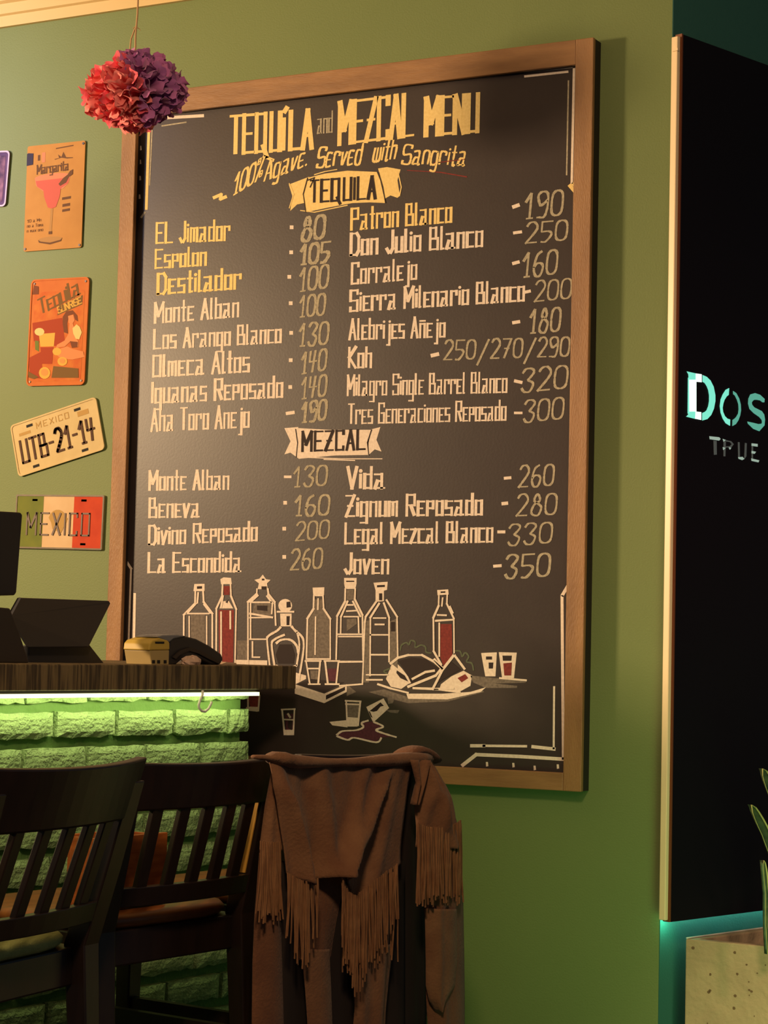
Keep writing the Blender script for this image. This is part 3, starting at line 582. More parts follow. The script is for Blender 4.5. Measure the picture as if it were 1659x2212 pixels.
# ------------------------------------------------------------------ bar
def cs(X, Z): v = CAM + RT*X + FW*Z; return Vector((v.x, v.y, 0))
P0 = cs(-.819, 4.5)
BD = Vector((math.sin(math.radians(7.5)), math.cos(math.radians(7.5)), 0)); BN = Vector((BD.y, -BD.x, 0)); Z3 = Vector((0, 0, 1))
def bp(t_, o_, z): return P0 + BD*t_ + BN*o_ + Z3*z
def bhit(px, py, o_=0): return hit(px, py, P0+BN*o_, BN)
def bt(px, py, o_=0): q = bhit(px, py, o_); return (q-P0).dot(BD), q.z
SO = .055
zt = bt(300, 1436, SO)[1]; zb = bt(300, 1491, SO)[1]; te = bt(640, 1465, SO)[0]; tb = bt(540, 1560, 0)[0]
T0B = -1.5
bar = empty('bar_counter', bp(0, -.3, 0)); tag(bar, 'green brick bar with a dark wooden slab edge, left of the chalkboard', 'bar counter')
M['slab'] = mat('dark_grained_slab', (122, 102, 68), .55, col2=(68, 54, 36), noise_amt=.16, scale=16, stretch=(6, 6, .35), bump=.3, bscale=30)
M['mortar'] = mat('green_painted_mortar', (92, 128, 66), .85, bump=.8, bscale=40)
M['brick'] = mat('green_painted_brick', (152, 182, 124), .8, col2=(128, 160, 102), noise_amt=.5, scale=30, bump=1.0, bscale=110)
M['under'] = mat('dark_bar_side', (50, 44, 30), .7)
b = MB(); b.frame(bp(T0B, SO, zb), BD, -BN, Z3, te-T0B, .62, zt-zb); bevel(b.build('worktop', M['slab'], bar), .003)
b = MB(); b.frame(bp(T0B, -.022, 0), BD, -BN, Z3, tb-T0B-.012, .45, zb); b.build('body', M['mortar'], bar)
z1 = (bt(60, 1537.5)[1]+bt(480, 1533)[1])/2; z2 = (bt(60, 1616)[1]+bt(480, 1605)[1])/2; ph = z1-z2; bh = ph-.0195
pl = (bt(497, 1560)[0]-bt(125, 1560)[0])/3; t1 = bt(125, 1560)[0]
def brick_mesh(L, seed, H):
    r = random.Random(seed); NX, NZ = 8, 4; b = MB(); f = []
    for i in range(NX+1):
        row = []
        for j in range(NZ+1):
            x = L*i/NX; z = H*j/NZ; e = min(i, NX-i) == 0; g = min(j, NZ-j) == 0
            d = (-.006 if e or g else 0)+r.uniform(-.0016, .0016)
            if j == 0: z += r.uniform(-.002, .007)
            if j == NZ: z += r.uniform(-.003, .001)
            if i in (0, NX): x += r.uniform(-.002, .002)
            row.append(Vector((x, d, z)))
        f.append(row)
    b.grid(f)
    n = NZ+1; N = len(b.v)
    ring = [i*n for i in range(NX+1)]+[NX*n+j for j in range(1, n)]+[i*n+NZ for i in range(NX-1, -1, -1)]+[j for j in range(NZ-1, 0, -1)]
    b.v += [Vector((b.v[i].x, -.04, b.v[i].z)) for i in ring]
    for a in range(len(ring)): b.f.append((ring[a], ring[(a+1) % len(ring)], N+(a+1) % len(ring), N+a))
    me = bpy.data.meshes.new('brick'); me.from_pydata([tuple(v) for v in b.v], [], b.f)
    bm = bmesh.new(); bm.from_mesh(me); bmesh.ops.recalc_face_normals(bm, faces=bm.faces); bm.to_mesh(me); bm.free()
    me.materials.append(M['brick']); return me
bms = [brick_mesh(pl-.012, s, bh) for s in range(7)]
endm = {}
BM4 = Matrix.Identity(4)
for i in range(3): BM4[i][0] = BD[i]; BM4[i][1] = BN[i]; BM4[i][2] = Z3[i]
for r in range(-1, 14):
    zr = z1-ph*r-bh
    if zr < -.02: break
    off = .0 if r % 2 == 0 else (bt(56, 1630)[0]-t1) % pl
    for k in range(-10, 6):
        s = t1+off+k*pl+.004
        if s > tb-.01 or s < T0B: continue
        if s+pl > tb+.01:
            L = round(max(.03, tb-s), 3); me = endm.get(L) or endm.setdefault(L, brick_mesh(L, 99, bh))
        else: me = random.choice(bms)
        o = bpy.data.objects.new('brick', me); COL.objects.link(o); o.parent = bar
        o.matrix_parent_inverse = bar.matrix_world.inverted(); mm = BM4.copy(); mm.translation = bp(s, random.uniform(-.002, .003), zr); o.matrix_world = mm
        # render border row heights
led = empty('led_strip', bp(0, SO, zb)); tag(led, 'glowing yellow-green light strip under the bar edge', 'light strip')
tl = bt(554, 1502, SO-.01)[0]
M['led'] = mat('led_diffuser', (255, 255, 190), .5, emit=(250, 255, 178), es=2.6)
b = MB(); zl = (bt(250, 1501.5, SO-.005)[1]); b.frame(bp(T0B, SO-.001, zl-.0045), BD, -BN, Z3, tl-T0B, .008, .0085); b.build('diffuser', M['led'], led)
b = MB(); b.frame(bp(T0B, SO-.0095, zl-.0045), BD, -BN, Z3, tl-T0B, .010, zb-zl+.004); b.build('channel', M['bolt'], led)
ll = bpy.data.lights.new('led_glow', 'AREA'); lo = bpy.data.objects.new('led_glow', ll); COL.objects.link(lo); lo.parent = led
lo.matrix_parent_inverse = led.matrix_world.inverted()
ll.shape = 'RECTANGLE'; ll.size = tl-T0B; ll.size_y = .01; ll.energy = 2.45; ll.color = (1, .97, .46)
mm = Matrix.Identity(4)
yv = -BN
zax = (Z3*.6 + BN*.8).normalized(); yax = zax.cross(BD).normalized()
for i in range(3): mm[i][0] = BD[i]; mm[i][1] = yax[i]; mm[i][2] = zax[i]
mm.translation = bp((tl+T0B)/2, SO-.012, zl-.008); lo.matrix_world = mm
hk = []
for x, y in ((437, 1502), (432, 1512), (429, 1522), (430, 1530), (436, 1536), (443, 1537), (450, 1531), (455, 1522), (457, 1516)): hk.append(bhit(x, y, SO+.006))
b = MB(); b.tube([bhit(438, 1492, SO+.004)]+hk, .0032, 8); o = b.build('bag_hook', mat('white_enamelled_steel', (250, 250, 240), .3), None, True); tag(o, 'small bright metal hook hanging below the light strip', 'hook')  # hook steel painted white for the strip's light on it

# things standing on the bar ------------------------------------
def slabobj(name, pts, o_, depth, m, parent, bv=0):        # pixel outline set on a plane parallel to the bar front, given real depth
    b = MB(); b.prism([bhit(x, y, o_) for x, y in pts], -BN*depth); o = b.build(name, m, parent)
    if bv: bevel(o, bv)
    return o
M['blk'] = mat('black_plastic', (40, 37, 38), .42); M['blk2'] = mat('matt_dark_plastic', (50, 40, 32), .6); M['edge'] = mat('grey_edge', (118, 118, 124), .3)
M['yterm'] = mat('yellow_plastic', (196, 164, 70), .5); M['cterm'] = mat('cream_plastic', (176, 152, 98), .55)
t = empty('card_terminal', bp(.6, -.05, zt)); tag(t, 'black and yellow card payment terminal lying on the bar', 'card terminal')
oo = -.03
slabobj('body', [(366, 1381), (376, 1374), (400, 1374), (425, 1380), (452, 1394), (478, 1412), (483, 1424), (476, 1436), (455, 1435), (434, 1424), (412, 1421), (392, 1426), (380, 1436), (362, 1438)], oo, .078, M['blk'], t, .004)
slabobj('top_shell', [(340, 1376), (352, 1372), (384, 1371), (404, 1374), (376, 1380), (366, 1388)], oo+.004, .074, M['edge'], t, .003)
slabobj('printer_cover', [(324, 1390), (330, 1383), (345, 1378), (362, 1383), (367, 1388), (367, 1404), (322, 1405)], oo+.006, .082, M['yterm'], t, .003)
slabobj('end_cap', [(323, 1405), (366, 1404), (365, 1438), (328, 1437)], oo+.004, .08, M['cterm'], t, .002)
for x in (332, 343, 357): slabobj('port', [(x-3, 1426), (x+3, 1426), (x+3, 1433), (x-3, 1433)], oo+.005, .002, M['slot'], t)
slabobj('paper_slot', [(336, 1386), (355, 1386), (355, 1390), (336, 1390)], oo+.0075, .002, M['slot'], t)
slabobj('arch_rib', [(374, 1420), (390, 1405), (412, 1398), (436, 1406), (460, 1420), (476, 1430), (474, 1434), (452, 1424), (430, 1412), (410, 1406), (392, 1412), (380, 1424)], oo+.006, .004, M['blk2'], t)
# crumpled tissue
b = MB(); rr = random.Random(5); cpt = bhit(414, 1437, -.012); rows = []
for i in range(7):
    e = math.pi*(i/6-.5); rows.append([cpt+(BD*math.cos(a)*.036+BN*math.sin(a)*.018)*math.cos(e)*(rr.uniform(.75, 1.1))+Z3*(math.sin(e)*.014*rr.uniform(.7, 1.2)+.008) for a in [2*math.pi*k/11 for k in range(11)]])
b.sweep(rows); o = b.build('crumpled_tissue', mat('pinkish_white_paper', (214, 180, 156), .8)); tag(o, 'crumpled pinkish-white tissue half under the card terminal', 'tissue')
t = empty('folded_cloth', bhit(484, 1438, -.16)); t.location = bhit(484, 1438, -.16)
bpy.data.objects.remove(t)
b = MB(); b.prism([bhit(x, y, -.14) for x, y in ((479, 1434), (490, 1430), (510, 1432), (512, 1436), (480, 1438))], -BN*.03); tag(b.build('receipt', mat('pale_paper', (200, 168, 140), .8)), 'small pale slip of paper on the bar, right of the card terminal', 'paper')
# tablet with folding stand
t = empty('tablet', bhit(140, 1432, -.12)); tag(t, 'black tablet in a folded stand case, seen from behind on the bar', 'tablet')
def quadslab(name, px, os, th, m, parent, bv=.002):
    P = [bhit(x, y, o) for (x, y), o in zip(px, os)]; n = (P[1]-P[0]).cross(P[2]-P[0]).normalized()
    if n.dot(FW) < 0: n = -n
    b = MB(); b.prism(P, n*th); o = b.build(name, m, parent); bevel(o, bv); return o
quadslab('screen_case', [(42, 1291), (236, 1298), (239, 1304), (194, 1393), (190, 1398), (62, 1398), (20, 1330)], [-.17, -.17, -.17, -.10, -.10, -.10, -.14], .008, M['blk'], t)
slabobj('stand_flap', [(62, 1394), (193, 1392), (226, 1434), (62, 1433)], -.13, .02, M['blk'], t, .002)
quadslab('lit_case_edge', [(20, 1330), (42, 1290), (46, 1291), (25, 1331)], [-.139, -.169, -.169, -.139], .003, M['edge'], t, .0005)  # grey strip stands for bluish light along the tablet's edge
t = empty('receipt_printer', bhit(20, 1432, -.05)); tag(t, 'low dark-brown machine on the bar at the left edge, before the tablet', 'printer')
slabobj('body', [(-60, 1310), (0, 1312), (22, 1314), (40, 1360), (62, 1426), (62, 1433), (-60, 1431)], -.06, .04, M['blk2'], t, .003)
t = empty('monitor', bhit(-40, 1430, -.25)); tag(t, 'dark monitor cut off by the left edge, standing over the tablet', 'monitor')
slabobj('screen', [(-260, 1096), (-6, 1104), (45, 1107), (49, 1112), (36, 1280), (32, 1286), (-4, 1287), (-262, 1284)], -.25, .025, M['blk'], t, .003)
slabobj('stand', [(-150, 1280), (-110, 1280), (-110, 1420), (-150, 1420)], -.262, .02, M['blk'], t)
slabobj('foot', [(-220, 1420), (-60, 1420), (-60, 1426), (-220, 1426)], -.2, .12, M['blk'], t)

# ------------------------------------------------------------------ bar chairs
M['cwood'] = mat('dark_espresso_wood', (40, 26, 20), .38, col2=(26, 17, 13), noise_amt=.5, scale=8, stretch=(6, 6, 1))
M['pad_g'] = mat('olive_green_seat_pad', (178, 182, 110), .75, col2=(150, 158, 90), noise_amt=.6, scale=30, bump=.3, bscale=200)
M['pad_o'] = mat('honey_brown_wood_seat', (168, 100, 46), .4, col2=(126, 70, 34), noise_amt=.4, scale=5, stretch=(2, 9, 2))
ZT = .972
def chair(o_, tc, rot, seat, label, grp='dark wooden bar chairs along the bar', ZT=.978, rec=.22):
    """back towards the camera; local x runs along the back, local y towards the bar"""
    root = empty('bar_chair'); tag(root, label, 'bar chair', grp)
    W = .445; h = W/2
    def lean(z): return -.03-(z-.66)*rec          # y of the back at height z
    def P(name, mb, m): o = mb.build(name, m); o.parent = root; return o
    def bow(x): return -.034*(1-(x/h)**2)
    # crest rail
    b = MB(); rows = []
    for i in range(15):
        x = -h-.004+(W+.008)*i/14; y = bow(x); tz = ZT-.006*(1-(x/h)**2)
        rows.append([Vector((x, lean(tz)+y-.011, tz)), Vector((x, lean(tz)+y+.013, tz+.001)), Vector((x, lean(.892)+y+.012, .889)), Vector((x, lean(.892)+y-.010, .889))])
    b.sweep(rows); bevel(P('crest_rail', b, M['cwood']), .004)
    b = MB(); rows = []
    for i in range(11):
        x = -h+.02+(W-.04)*i/10; y = bow(x)*.75
        rows.append([Vector((x, lean(.75)+y-.011, .748)), Vector((x, lean(.75)+y+.011, .748)), Vector((x, lean(.715)+y+.011, .712)), Vector((x, lean(.715)+y-.011, .712))])
    b.sweep(rows); bevel(P('lower_rail', b, M['cwood']), .002)
    for i in range(5):
        x = -.132+.066*i; y0, y1 = bow(x), bow(x)*.75
        b = MB(); c = [(x-.0135, -.006), (x+.0135, -.006), (x+.0135, .007), (x-.0135, .007)]
        b.sweep([[Vector((a, lean(z)+q+e, z)) for a, e in c] for z, q in ((.742, y1), (.82, (y0+y1)/2), (.9, y0))])
        bevel(P('slat', b, M['cwood']), .002)
    for sx in (-1, 1):
        b = MB(); rows = []
        for z, y, w_ in ((0, -.10, .017), (.3, -.055, .019), (.67, -.032, .024), (.80, lean(.80), .024), (.955, lean(.955), .022)):
            x = sx*(h-.02); rows.append([Vector((x+a*w_, y+c*w_*.9, z)) for a, c in ((-1, -1), (1, -1), (1, 1), (-1, 1))])
        b.sweep(rows); bevel(P('back_post', b, M['cwood']), .003)
        b = MB(); x = sx*(h-.025); b.sweep([[Vector((x+a*w_, .36+c*w_+(.0 if z else .01), z)) for a, c in ((-1, -1), (1, -1), (1, 1), (-1, 1))] for z, w_ in ((0, .014), (.66, .021))])
        bevel(P('front_leg', b, M['cwood']), .003)
        for z in (.2, .42): b = MB(); b.box(sx*(h-.024)-.009, sx*(h-.024)+.009, -.05, .355, z, z+.028); P('stretcher', b, M['cwood'])
    for z, y in ((.26, .36), (.32, -.058)): b = MB(); b.box(-h+.035, h-.035, y-.009, y+.009, z, z+.03); P('stretcher', b, M['cwood'])
    b = MB(); b.box(-h+.012, h-.012, -.03, .39, .60, .666); bevel(P('seat_frame', b, M['cwood']), .004)
    # seat, gently dished with rounded front
    b = MB(); n = 22; top = []; 
    def ring(s, z): 
        r = []
        for k in range(n):
            a = 2*math.pi*k/n; c, d = math.cos(a), math.sin(a); e = 2/4.5
            r.append(Vector((math.copysign(abs(c)**e, c)*(h-.002)*s*(1.0+.05*d), .165+math.copysign(abs(d)**e, d)*.200*s, z)))
        return r
    b.sweep([ring(.95, .667), ring(1, .675), ring(1, .685), ring(.97, .692), ring(.7, .692), ring(.3, .686)])
    o = P('seat', b, seat[0]); o['label'] = seat[1]; 
    for p in o.data.polygons: p.use_smooth = True
    mm = Matrix.Identity(4); R3 = Matrix.Rotation(rot, 4, 'Z')
    xa = (R3 @ BD.to_4d()).to_3d() if False else (Matrix.Rotation(rot, 3, 'Z') @ BD); ya = Matrix.Rotation(rot, 3, 'Z') @ (-BN)
    for i in range(3): mm[i][0] = xa[i]; mm[i][1] = ya[i]; mm[i][2] = Z3[i]
    mm.translation = bp(tc, o_, 0); root.matrix_world = mm
    return root
chair(.72, -.665, math.radians(11), (M['pad_g'], 'olive green seat pad'), 'dark slatted bar chair with an olive seat pad, leftmost at the bar', ZT=.995, rec=.30)
ch2 = chair(.60, -.13, 0, (M['pad_o'], 'honey-brown wooden seat'), 'dark slatted bar chair with a honey-brown seat, beside the jacket')
chair(.60, .385, 0, (M['pad_o'], 'honey-brown wooden seat'), 'bar chair hidden under the brown fringed jacket')
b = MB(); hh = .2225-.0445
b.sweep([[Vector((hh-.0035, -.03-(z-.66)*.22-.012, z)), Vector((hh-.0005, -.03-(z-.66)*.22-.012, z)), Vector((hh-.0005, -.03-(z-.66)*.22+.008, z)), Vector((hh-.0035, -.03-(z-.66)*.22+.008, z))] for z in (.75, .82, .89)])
o = b.build('lit_edge', mat('lit_honey_edge', (214, 160, 70), .4)); o.parent = ch2  # honey strip stands for warm light on the post's inner side
# wooden box on the middle chair's seat
mw = ch2.matrix_world
def lc(x, y, z): return mw @ Vector((x, y, z))
bx = empty('wooden_box', lc(-.04, .08, .694)); tag(bx, 'small orange-brown wooden box seen through the slats, on the middle chair', 'box')
xa, ya = (mw.to_3x3() @ Vector((1, 0, 0))), (mw.to_3x3() @ Vector((0, 1, 0)))
M['boxw'] = mat('orange_box_wood', (198, 112, 48), .5, col2=(150, 78, 34), noise_amt=.5, scale=10, stretch=(2, 2, 9))
BX0, BX1, BY0, BY1, BZ = -.12, .05, .03, .13, .135
for nm, a in (('side_board', (BX0, BX1, BY0, BY0+.01, 0, BZ)), ('side_board', (BX0, BX1, BY1-.01, BY1, 0, BZ)), ('side_board', (BX0, BX0+.01, BY0+.0105, BY1-.0105, 0, BZ-.004)), ('side_board', (BX1-.01, BX1, BY0+.0105, BY1-.0105, 0, BZ-.004)), ('bottom_board', (BX0+.0105, BX1-.0105, BY0+.0105, BY1-.0105, 0, .01))):
    b = MB(); b.frame(lc(a[0], a[2], .694+a[4]), xa, ya, Z3, a[1]-a[0], a[3]-a[2], a[5]-a[4]); bevel(b.build(nm, M['boxw'], bx), .001)

# ------------------------------------------------------------------ fringed suede jacket over the third chair
M['suede'] = mat('brown_suede', (138, 96, 62), .9, col2=(98, 56, 30), noise_amt=.6, scale=14, bump=.25, bscale=160, sheen=.08)
M['fri'] = mat('light_suede_fringe', (158, 112, 72), .9, col2=(118, 74, 44), noise_amt=.6, scale=30)
M['suede2'] = mat('reddish_brown_suede', (124, 78, 46), .9, col2=(92, 52, 30), noise_amt=.6, scale=14, bump=.25, bscale=160, sheen=.08)
jk = empty('fringed_jacket', bp(.27, .83, .5)); tag(jk, 'brown suede jacket with long fringes draped over the back of the rightmost chair', 'jacket')
def interp(tab, y):
    for a, b_ in zip(tab, tab[1:]):
        if y <= b_[0]: 
            t_ = (y-a[0])/(b_[0]-a[0]); return [a[i]+(b_[i]-a[i])*t_ for i in range(1, len(a))]
    return list(tab[-1][1:])
def drape(name, tab, o_, folds, m=None, nx=40, ny=36, th=.003, bulge=.0):
    y0, y1 = tab[0][0], tab[-1][0]; rows = []
    for j in range(ny+1):
        y = y0+(y1-y0)*j/ny; xl, xr = interp(tab, y)[:2]; r = []
        for i in range(nx+1):
            u = i/nx; x = xl+(xr-xl)*u; v = j/ny
            d = folds(u, v) + bulge*math.sin(math.pi*u)
            q = bhit(x, y, o_); r.append(q+BN*d)
        rows.append(r)
    b = MB(); b.grid(rows); o = b.build(name, m or M['suede'], jk, True)
    s = o.modifiers.new('thickness', 'SOLIDIFY'); s.thickness = th; s.offset = -1
    return o
OJ = .80      # jacket plane, in front of the leaning chair back
def ridge(u, c, w_, a): return a*math.exp(-((u-c)/w_)**2)
def fb(u, v):
    # long folds that fan from the shoulders
    g = .0
    g += ridge(u, .05+.10*v, .055, .036)*min(1, v*3)
    g += ridge(u, .40+.02*v, .05, .016)*min(1, v*3)
    g += ridge(u, .86-.40*min(v, .95), .035+.03*v, .034*min(1, v*5))+ridge(u, .70-.22*v, .03, .014)*min(1, v*3)
    g += ridge(u, .92-.12*v, .05, .010)
    g -= ridge(u, .27+.06*v, .06, .020)*v*1.5
    g += .003*math.sin(u*38+v*4)*(1-v)+.003*math.sin(u*21+3*v)
    return g - .02*(1-v)
VB = [(622, 1886), (634, 1898), (650, 1908), (668, 1912), (684, 1904), (702, 1892), (722, 1890), (740, 1908), (756, 1936), (772, 1942), (798, 1918), (830, 1892), (866, 1866)]
rows = []
for j in range(41):
    v = j/40; r = []
    for i in range(61):
        u = i/60; xb, yb = interp([(k/(len(VB)-1),)+p for k, p in enumerate(VB)], u); y = 1645+(yb-1645)*v
        xl, xr = interp([(1645, 600, 905), (1700, 596, 893), (1780, 606, 884), (1850, 616, 874), (1945, 622, 866)], y)[:2]; x = xl+(xr-xl)*u
        x += (xb-x)*v*v*.6; r.append(bhit(x, y, OJ)+BN*fb(u, v))
    rows.append(r)
b = MB(); b.grid(rows); o = b.build('back_panel', M['suede'], jk, True); s_ = o.modifiers.new('t', 'SOLIDIFY'); s_.thickness = .003; s_.offset = -1
# lower body, drawn in two hanging tails behind the yoke fringe
def fl(u, v): return .008*math.sin(u*9+1)+.006*math.sin(u*17+v*3)-.012
drape('lower_body', [(1870, 622, 866), (1960, 640, 862), (2050, 650, 850), (2075, 652, 846)], OJ-.014, fl, M['suede2'])
drape('front_tail', [(2050, 652, 712), (2140, 660, 716), (2260, 668, 720)], OJ-.012, lambda u, v: .012*math.sin(math.pi*u))
drape('front_tail', [(2040, 756, 852), (2100, 762, 844), (2180, 766, 836), (2260, 760, 832)], OJ-.012, lambda u, v: .014*math.sin(math.pi*u)+.004*math.sin(u*12))
M['shaded_interior'] = mat('dark_shaded_suede', (34, 22, 17), .95)  # near-black tone puts the shade inside the jacket into the colour
drape('shaded_interior', [(1640, 856, 915), (1700, 860, 915), (1850, 852, 915), (2000, 850, 930), (2260, 850, 930)], OJ-.045, lambda u, v: .01*math.sin(u*5), M['shaded_interior'], nx=8, ny=10)  # dark sheet for the shadow between body and right sleeve
drape('shaded_interior', [(1860, 604, 870), (2000, 604, 870), (2260, 604, 870)], OJ-.036, lambda u, v: .006*math.sin(u*14), M['shaded_interior'], nx=16, ny=8)
# yoke with pointed lower edges (two points)
def yoke(name, top, pts, o_, amp):
    n = 24; rows = []
    for j in range(13):
        v = j/12; r = []
        for i in range(n+1):
            u = i/n; xb, yb = interp([(k/(len(pts)-1),)+p for k, p in enumerate(pts)], u); xt, yt_ = top[0][0]+(top[1][0]-top[0][0])*u, top[0][1]+(top[1][1]-top[0][1])*u
            r.append(bhit(xt+(xb-xt)*v, yt_+(yb-yt_)*v, o_)+BN*(amp*math.sin(math.pi*u)+.004*math.sin(u*14+v*2)))
        rows.append(r)
    b = MB(); b.grid(rows); o = b.build(name, M['suede'], jk, True); s = o.modifiers.new('t', 'SOLIDIFY'); s.thickness = .003; s.offset = -1; return o
YL = [(622, 1888), (636, 1898), (650, 1905), (668, 1908), (688, 1900)]
YR = [(738, 1898), (752, 1930), (770, 1938), (800, 1915), (830, 1890), (862, 1868)]
def fringe(name, line, lens, o_, n, wd=.0042, seed=1, m=None, dx=0):
    r = random.Random(seed); b = MB(); tab = [(k/(len(line)-1),)+p for k, p in enumerate(line)]; lt = [(k/(len(lens)-1), l) for k, l in enumerate(lens)]
    for i in range(n):
        u = (i+.5)/n; x, y = interp(tab, u); L = interp(lt, u)[0]*r.uniform(.9, 1.06); sw = r.uniform(-5, 5)+dx*(u-.5); off = r.uniform(-.004, .006)
        x += r.uniform(-1.5, 1.5); rows = []
        for k in range(6):
            t_ = k/5; q = bhit(x+sw*t_*t_+1.2*math.sin(t_*5+i), y-4+L*t_, o_+off+.003*math.sin(t_*4+i*2)); w_ = wd*(1-.45*t_)*r.uniform(.85, 1.1)/2; d = .0011
            rows.append([q-BD*w_-BN*d, q+BD*w_-BN*d, q+BD*w_*.7+BN*d, q-BD*w_*.7+BN*d])
        b.sweep(rows)
    o = b.build(name, m or M['fri'], jk); o['kind'] = 'stuff'; return o
fringe('fringe', YL, (130, 165, 190, 175, 110), OJ+.018, 20, seed=2, dx=10)
fringe('fringe', YR, (130, 160, 215, 185, 160, 120), OJ+.018, 36, seed=3)
fringe('fringe', [(740, 1910), (775, 1945), (860, 1880)], (200, 150, 190), OJ+.010, 26, seed=9)
# shoulder roll over the rail
b = MB(); rows = []
for i in range(25):
    u = i/24; x = 548+(918-548)*u; y = 1633+8*math.sin(math.pi*min(1, u*1.1))+(2 if u > .2 else -2)
    q = bhit(x, y+4, OJ-.02); rr = .011+.003*math.sin(u*9)-(.007 if u < .12 else 0)
    rows.append([q+BN*(rr*1.9*math.cos(a))+Z3*(rr*math.sin(a)) for a in [2*math.pi*k/10 for k in range(10)]])
b.sweep(rows); b.build('shoulder_fold', M['suede'], jk, True)
b = MB(); rows = []
for i in range(9):
    u = i/8; x = 862+70*u; y = 1634-20*math.sin(math.pi*u)**.8
    q = bhit(x, y+6, OJ-.045); rows.append([q+BN*(.028*math.cos(a))+Z3*(.010*math.sin(a)) for a in [2*math.pi*k/10 for k in range(10)]])
b.sweep(rows); b.build('collar', M['suede2'], jk, True)
# right shoulder and sleeve
drape('right_sleeve', [(1636, 902, 938), (1660, 904, 950), (1700, 906, 968), (1750, 900, 984), (1800, 898, 996), (1830, 899, 998)], OJ+.0, lambda u, v: .05*math.sin(math.pi*(.12+.8*u))*min(1, .35+v*1.5)-.02+.004*math.sin(u*20+v*9)+ridge(u, .25+.3*v, .1, .010), nx=24)
drape('lapel', [(1642, 886, 926), (1690, 898, 914), (1738, 890, 900)], OJ+.012, lambda u, v: .010*math.sin(u*7), nx=10, ny=12)
drape('right_cuff', [(1800, 902, 996), (1955, 916, 1001), (2060, 922, 1003), (2150, 920, 1004), (2260, 926, 1004)], OJ-.006, lambda u, v: .022*math.sin(math.pi*u)+ridge(u, .2, .12, .012), M['suede2'], nx=20)
drape('turned_cuff', [(1962, 918, 990), (2080, 920, 990), (2130, 920, 985), (2160, 926, 960), (2184, 938, 942)], OJ+.006, lambda u, v: .020*math.sin(math.pi*u)+ridge(u, .2, .1, .010), nx=16)
fringe('fringe', [(902, 1782), (925, 1790), (950, 1792), (980, 1786), (997, 1775)], (172, 165, 160, 165, 178), OJ+.030, 30, .006, 5)
fringe('fringe', [(902, 1786), (950, 1796), (997, 1782)], (165, 155, 170), OJ+.020, 26, .006, 6, dx=12)
# left sleeve
drape('left_sleeve', [(1655, 588, 600), (1740, 572, 602), (1800, 564, 606), (1835, 560, 612)], OJ-.035, lambda u, v: .02*math.sin(math.pi*u)+.004*math.sin(u*11), nx=14)
drape('left_cuff', [(1820, 562, 606), (1985, 550, 608), (2080, 546, 612), (2260, 544, 618)], OJ-.04, lambda u, v: .016*math.sin(math.pi*u), M['suede2'], nx=14)
fringe('fringe', [(564, 1820), (585, 1824), (606, 1822)], (165, 170, 160), OJ-.014, 20, .0045, 7, dx=14)
fringe('fringe', [(564, 1824), (606, 1826)], (150, 150), OJ-.022, 14, .0045, 8, dx=10)

# ------------------------------------------------------------------ backlit black sign on the teal wall
TP = Vector((CX+.002, 0, 0)); 
def th(px, py, o_=0): return hit(px, py, TP+TN*(-o_), TN)   # TN points to +x; the room side is +TN
SOF = .05                                                  # face stands off the wall
def sh(px, py, e=0): return hit(px, py, TP+TN*(SOF+e), TN)
zt_ = sh(1474, 74).z; zb_ = sh(1440, 1993).z
s0 = (sh(1452, 1100)-TP).dot(TD)
sg = empty('backlit_sign', TP+TD*(s0+.4)+TN*SOF+Z3*zb_); tag(sg, 'tall black wall sign with glowing cut-out letters and a pale edge', 'sign')
M['sblk'] = mat('satin_black_sheet', (20, 15, 19), .6, spec=.15)
M['sedge'] = mat('pale_gold_edge', (250, 222, 176), .35)
M['sedge2'] = mat('copper_brown_edge', (122, 66, 34), .4)
def sbox(name, a0, a1, n0, n1, z0, z1, m, bv=0):
    b = MB(); b.frame(TP+TD*a0+TN*n0+Z3*z0, TD, TN, Z3, a1-a0, n1-n0, z1-z0); o = b.build(name, m, sg); return bevel(o, bv) if bv else o
EW = .013
sbox('face', s0+EW+.0055, s0+1.05, SOF-.02, SOF, zb_, zt_, M['sblk'])
sbox('pale_edge', s0, s0+EW-.001, SOF-.022, SOF-.004, zb_+.004, zt_-.006, M['sedge'], .002)
sbox('copper_edge', s0+EW, s0+EW+.005, SOF-.02, SOF-.001, zb_, zt_+.002, M['sedge2'])
sbox('corner_joint', s0-.003, s0+.003, SOF-.016, SOF-.001, zt_-.042, zt_-.036, M['sedge'])
for z in (zb_+.1, zt_-.1, (zb_+zt_)/2): sbox('wall_bracket', s0+.12, s0+.16, 0.001, SOF-.02, z, z+.03, M['bolt'])
D = lambda p: (1380+p[0]/5.53, 700+p[1]/5.53)
def sfill(nm, polys, m, e=.0012):
    v = []; f = []
    for q in polys:
        n = len(v); v += [sh(*D((q[i], q[i+1])), e) for i in range(0, len(q), 2)]; f.append(tuple(range(n, n+len(q)//2)))
    b = MB(); 
    for g in f: b.prism([v[i] for i in g], -TN*.001)
    return b.build(nm, m, sg)
gl = lambda n, c, s: mat(n, c, .5, emit=c, es=s)
G1, G2, G3 = gl('bright_white_glow', (225, 255, 246), 1.2), gl('aqua_glow', (118, 226, 204), .85), gl('dim_aqua_glow', (92, 178, 160), .62)
G4 = gl('faint_grey_glow', (160, 190, 180), .55); G5 = gl('very_faint_glow', (84, 92, 90), .35)
sfill('letter_d', [(600, 665, 688, 665, 688, 1045, 604, 1045), (680, 590, 752, 600, 752, 695, 680, 688), (680, 1045, 746, 1052, 746, 1145, 672, 1130)], G1, .0016)
sfill('letter_d', [(575, 566, 684, 590, 684, 665, 600, 665, 594, 600), (600, 1045, 676, 1045, 674, 1132, 568, 1106, 592, 1082), (590, 640, 602, 640, 604, 1060, 586, 1070)], G2, .0014)
